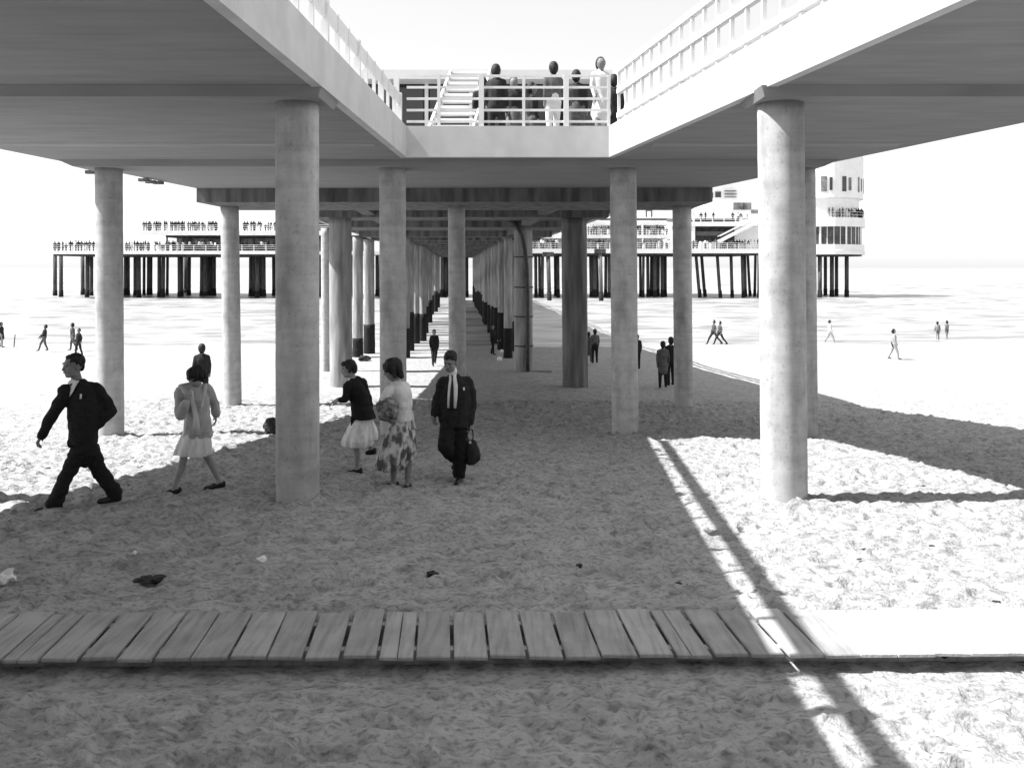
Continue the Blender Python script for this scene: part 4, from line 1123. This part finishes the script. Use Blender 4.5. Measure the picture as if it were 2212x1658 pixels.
loft(bm, [(B(600, 1350), .05, .045), (B(605, 1325), .095, .07), (B(610, 1260), .105, .08), (B(600, 1180), .09, .07), (B(588, 1110), .065, .045), (B(580, 1075), .045, .02)], V3((1, 0, .18)).normalized(), V3((0, 1, 0)), 24)
link('bag_body', remesh(bm, .010, 3, .012, (12, 12, 8)), M['bag'], bag, True)
for d in (-.02, .02):
    m_ = MB(); m_.tube([B(556, 1090, d), B(538, 1030, d), B(552, 965, d), B(575, 945, d), B(600, 970, d), B(608, 1035, d), B(596, 1090, d)], .008, 8)
    m_.build('handle', M['bag'], bag, smooth=True)
bm = bmesh.new(); ico(bm, B(574, 1095, -.05), V3((1, 0, 0)), V3((0, 1, 0)), V3((0, 0, 1)), .02, .008, .022, 2)
link('clasp', raw(bm), M['coatpale'], bag, True)

# ------------------------------------------------------------------ small figures further off
def figure(label, px, py, h, yaw, top='f_dark', low='f_dark', stride=.0, skirt=False, coat=0.0, arms=(0.1, -0.1), skin='skin_tan', legs=None, hair='hair', group=None, arm_out=0.0, loc=None, lean=0.0, voxel=.024, hat=False):
    """a walker as one continuous remeshed body, coloured by its nearest limb; yaw: 0 faces the camera"""
    pr = []   # p0, p1, r0, r1, material
    mats = [top, low, skin, hair, legs or skin]
    S = h/1.72
    def v(x, y, z): return V3((x*S, (y - lean*z)*S, z*S))
    a = stride*.45
    for sd, q in ((-1, 1), (1, -1)):
        hip = v(sd*.09, 0, .90); kn = v(sd*.105, -q*a*.55-.03, .48); an = v(sd*.12, -q*a+ (.06 if q < 0 else 0)*stride*2, .07 + (0.05*stride if q < 0 else 0))
        lm = 4 if skirt or legs else 1
        pr += [(hip, kn, .098, .075, lm if not skirt else 4), (kn, an, .072, .052, lm), (an-V3((0, 0, .02)), an+V3((0, -.16*S, -.03)), .042, .032, 3)]
        sh = v(sd*.165, 0, 1.365); sw = arms[0] if sd < 0 else arms[1]
        el = v(sd*(.215+arm_out), -sw*.4+.03, 1.12); wr = v(sd*(.205+arm_out), -sw*.8-.05, .88)
        pr += [(sh, el, .058, .048, 0), (el, wr, .046, .036, 0), (wr, wr+V3((0, -.03, -.09)), .036, .03, 2)]
    pr += [(v(-.08, 0, 1.335), v(.08, 0, 1.335), .10, .10, 0), (v(0, 0, 1.43), v(-.15, 0, 1.375), .05, .05, 0), (v(0, 0, 1.43), v(.15, 0, 1.375), .05, .05, 0), (v(-.03, 0, 1.28), v(-.02, 0, .98), .145, .14, 0), (v(.03, 0, 1.28), v(.02, 0, .98), .145, .14, 0), (v(0, 0, 1.0), v(0, 0, .86), .15, .15, 1 if not coat else 0)]
    if skirt: pr += [(v(0, 0, .88), v(0, 0, .55), .16, .22, 1)]
    if coat: pr += [(v(0, 0, .95), v(0, 0, .95-coat), .165, .19, 0)]
    pr += [(v(0, 0, 1.42), v(0, -.01, 1.54), .055, .05, 2), (v(0, -.02, 1.57), v(0, -.015, 1.62), .092, .098, 2), (v(0, .048, 1.565), v(0, .022, 1.645), .10, .105, 3)]
    bm = bmesh.new()
    for p0, p1, r0, r1, m_ in pr: cap(bm, p0, p1, r0*S, r1*S, 10)
    me = remesh(bm, voxel*S, 2)
    n = len(me.polygons); C = np.empty(n*3); me.polygons.foreach_get('center', C); C = C.reshape(-1, 3)
    best = np.full(n, 1e9); idx = np.zeros(n, np.int32)
    for p0, p1, r0, r1, m_ in pr:
        p0 = np.array(p0); p1 = np.array(p1); d = p1-p0
        t = np.clip(((C-p0)@d)/max(1e-9, d@d), 0, 1)
        dist = np.linalg.norm(C-(p0+t[:, None]*d), axis=1) - (r0+(r1-r0)*t)*S
        w = dist < best; best[w] = dist[w]; idx[w] = m_
    for m_ in mats: me.materials.append(M[m_])
    me.polygons.foreach_set('material_index', idx)
    o = link('person', me, None, None, True)
    o.location = loc if loc is not None else ground_px(px, py)
    o.rotation_euler = (0, 0, yaw)
    tag(o, label, 'person', group)
    return o
R_ = math.radians
figure('man in dark jacket seen from behind over the bowed woman\'s head', 436, 876, 1.72, R_(200), 'suit2', 'suit', .2)
figure('silhouetted man in dark clothes walking in the middle of the pile tunnel', 938, 789, 1.74, R_(15), 'suit', 'suit2', .8, voxel=.02)
figure('dark clad person standing at the right row of piles', 1064, 766, 1.72, R_(60), 'suit', 'trouser', .3, arms=(.5, .4))
figure('woman seen from behind beside the dark stained column, left of a pair', 1272, 783, 1.55, R_(170), 'f_mid', 'f_mid', .1, coat=.35)
figure('taller person seen from behind beside the dark stained column, right of a pair', 1285, 785, 1.72, R_(185), 'f_mid', 'suit', .2)
figure('person in dark clothes almost hidden behind the grey column under the opening corner', 1376, 798, 1.62, R_(180), 'suit', 'suit', .2)
figure('person in long dark grey coat seen from behind, partner\'s arm over the shoulder', 1432, 838, 1.62, R_(175), 'f_mid', 'suit', .25, coat=.28, arms=(.2, -.1), voxel=.018)
figure('man in black jacket beside the person in the long grey coat', 1449, 833, 1.74, R_(190), 'suit', 'suit', .2, arms=(-.1, .1), voxel=.018)
figure('person in dark jacket striding over the bright sand, left one of a pair', 1542, 744, 1.72, R_(-80), 'f_mid', 'f_dark', 1.0)
figure('person in grey jacket striding over the bright sand, right one of a pair', 1555, 745, 1.66, R_(-80), 'f_mid', 'f_dark', .9)
figure('pale bather walking at the waterline right of the sunlit column', 1793, 741, 1.66, R_(70), 'f_light', 'f_light', .7, legs='skin', skin='skin')
figure('bather in dark trunks walking on the wet sand far right', 1931, 776, 1.62, R_(75), 'skin', 'f_dark', .5, legs='skin', skin='skin')
figure('bather with dark hair at the waterline, left one of two side by side', 2025, 738, 1.5, R_(160), 'skin_tan', 'f_mid', .3, legs='skin', skin='skin')
figure('bather with dark hair at the waterline, right one of two side by side', 2045, 737, 1.55, R_(200), 'skin_tan', 'f_mid', .2, legs='skin', skin='skin')
figure('person in dark coat at the left edge of the picture on the far sand', 3, 750, 1.66, R_(100), 'f_dark', 'f_dark', .2, coat=.3, legs='skin')
figure('person in dark top bending forward on the far sand at left', 92, 758, 1.62, R_(-60), 'f_dark', 'f_mid', .5, lean=-.10, arms=(.3, .2))
figure('taller person on the far sand behind the suited man\'s head', 159, 757, 1.72, R_(-70), 'f_mid', 'f_mid', .4, lean=.05)
figure('child on the far sand behind the suited man\'s head', 170, 768, 1.55, R_(-30), 'f_dark', 'f_dark', .3)
# swimmer far right, head and shoulders above the water
sw = at(2150, 734, 88.0)
figure('lone swimmer in the shallow water at far right', 0, 0, 1.6, 0, 'skin_tan', 'f_dark', 0, loc=V3((sw.x, 88.0, -1.15)))
# people on the deck behind the middle railing
zt = TOP - 0.14
for px, Y, h, yaw, t, l, sk, lab in ((1298, 16.2, 1.62, 20, 'f_light', 'f_light', True, 'woman in white flared skirt standing behind the middle deck railing'),
        (1195, 16.5, 1.6, 200, 'f_mid', 'f_light', False, 'person in pale trousers behind the railing beside the second thick post'),
        (1245, 17.6, 1.7, 170, 'f_dark', 'f_mid', False, 'person in grey trousers behind the railing left of the white flared skirt'),
        (1110, 18.0, 1.65, 10, 'f_dark', 'f_mid', True, 'woman in grey skirt behind the middle of the railing'),
        (1042, 18.5, 1.75, 200, 'f_dark', 'f_dark', False, 'man in dark clothes behind the railing right of the white stair'),
        (1150, 19.0, 1.75, 90, 'f_dark', 'f_mid', False, 'man in dark jacket behind the railing left of the second thick post'),
        (1215, 18.6, 1.7, 30, 'f_dark', 'f_dark', False, 'dark clad man just right of the second thick post'),
        (1072, 17.2, 1.72, 160, 'f_dark', 'f_dark', False, 'dark clad person seen from behind between the thick posts'),
        (1325, 18.2, 1.74, 190, 'f_dark', 'f_dark', False, 'dark clad person at the right end of the middle railing')):
    figure(lab, 0, 0, h, R_(yaw), t, l, .2, skirt=sk, loc=V3(((px-CX)*Y/F, Y, zt)))

# ------------------------------------------------------------------ small things on the sand
def lump(name, px, py, r, flat, m, label, cat, sub=3, rough=.35, sink=0.2, stretch=1.0, rz=0.0, lift=0.0):
    bm = bmesh.new(); bmesh.ops.create_icosphere(bm, subdivisions=sub, radius=1.0)
    sd = random.uniform(0, 50)
    for v_ in bm.verts:
        q = v_.co*1.6 + V3((sd, 0, 0))
        g = 1 + rough*mnoise.noise(q) + rough*.6*mnoise.noise(q*2.6)
        v_.co = V3((v_.co.x*r*g*stretch, v_.co.y*r*g, v_.co.z*r*flat*g))
    o = link(name, raw(bm), M[m], None, rough < .2)
    g = ground_px(px, py); o.location = g + V3((0, 0, r*flat*(1-sink) + lift)); o.rotation_euler = (0, 0, rz)
    tag(o, label, cat)
    return o
lump('crumpled_paper', 16, 1257, .065, .8, 'paper', 'crumpled white paper on the sand at the left edge', 'litter', 2, .9, .1)
lump('crumpled_paper', 565, 1217, .042, .8, 'paper', 'white paper ball on the sand below the thick left column', 'litter', 2, .6, .1)
lump('crumpled_paper', 290, 1197, .022, .8, 'paper', 'small white scrap of paper above the dark wrack at left', 'litter', 2, .6, .0)
lump('crumpled_paper', 416, 1277, .013, .7, 'paper', 'tiny white scrap just above the boardwalk at left', 'litter', 2, .6, .0)
lump('crumpled_paper', 301, 1008, .05, .6, 'paper', 'litter on the sunlit sand between the suited man and the woman in the coat', 'litter', 2, .8, .2)
lump('wrack', 322, 1252, .075, .22, 'debris', 'dark clump of wrack on the shaded sand at left', 'seaweed', 3, .8, .4, 1.3, .3)
lump('wrack', 934, 1240, .05, .35, 'debris', 'dark clump on the shaded sand in the middle of the foreground', 'seaweed', 2, .7, .3)
lump('pebble', 1251, 1226, .028, .8, 'debris', 'dark pebble on the shaded sand right of the middle', 'stone', 2, .3, .2)
lump('wrack', 1470, 1264, .045, .25, 'debris', 'dark clump on the sand above the boardwalk at right', 'seaweed', 2, .7, .3, 1.3)
lump('beach_ball', 1079, 781, .14, 1.0, 'paper', 'pale ball lying on the shaded sand by the right row of piles', 'ball', 3, .02, .05)
lump('beach_ball', 1084, 763, .12, 1.0, 'paper', 'smaller pale ball at the feet of the person standing by the piles', 'ball', 3, .02, .05)
lump('dark_bundle', 590, 940, .17, 1.15, 'debris', 'dark rounded bundle on the sand, half hidden behind the thick left column', 'bundle', 3, .3, .15)
for px, py, r, lab in ((815, 783, .5, 'dark low mound of sand and weed right of the broad weathered column'),):
    lump('weed_mound', px-28, py-5, .30, .5, 'debris', lab, 'seaweed', 3, .5, .2)
# thin stake on the far sand at left
g = ground_px(30, 748); st_ = MB().tube([(0, 0, -.1), (.08, 0, .8)], .035, 8).build('stake', M['metal'], None, smooth=True); st_.location = g
tag(st_, 'thin leaning stake on the far sand at the left edge', 'stake')
# dark board lying behind the suited man
g = ground_px(235, 757); bd = MB().box(-.55, .55, -.12, .12, 0, .16).build('beach_board', M['f_mid'], None); bd.location = g
tag(bd, 'dark low box on the far sand left of the leftmost column', 'box')
# specks of dry weed on the sunlit sand
for px, py in ((1868, 1188), (1856, 1208), (2014, 1180), (1992, 1330), (2212-60, 1300), (2227-60, 1320), (2040, 1420), (1995, 1050), (20, 935), (105, 1012), (305, 985), (160, 1050), (1910, 1165)):
    lump('weed_scrap', min(px, 2205), py, random.uniform(.014, .03), .4, 'debris', 'small dark scrap of dry weed on the sunlit sand', 'seaweed', 1, .6, .1, 1.5)['group'] = 'scraps of dry weed on the sunlit sand'

bpy.data.scenes.remove(TMP)
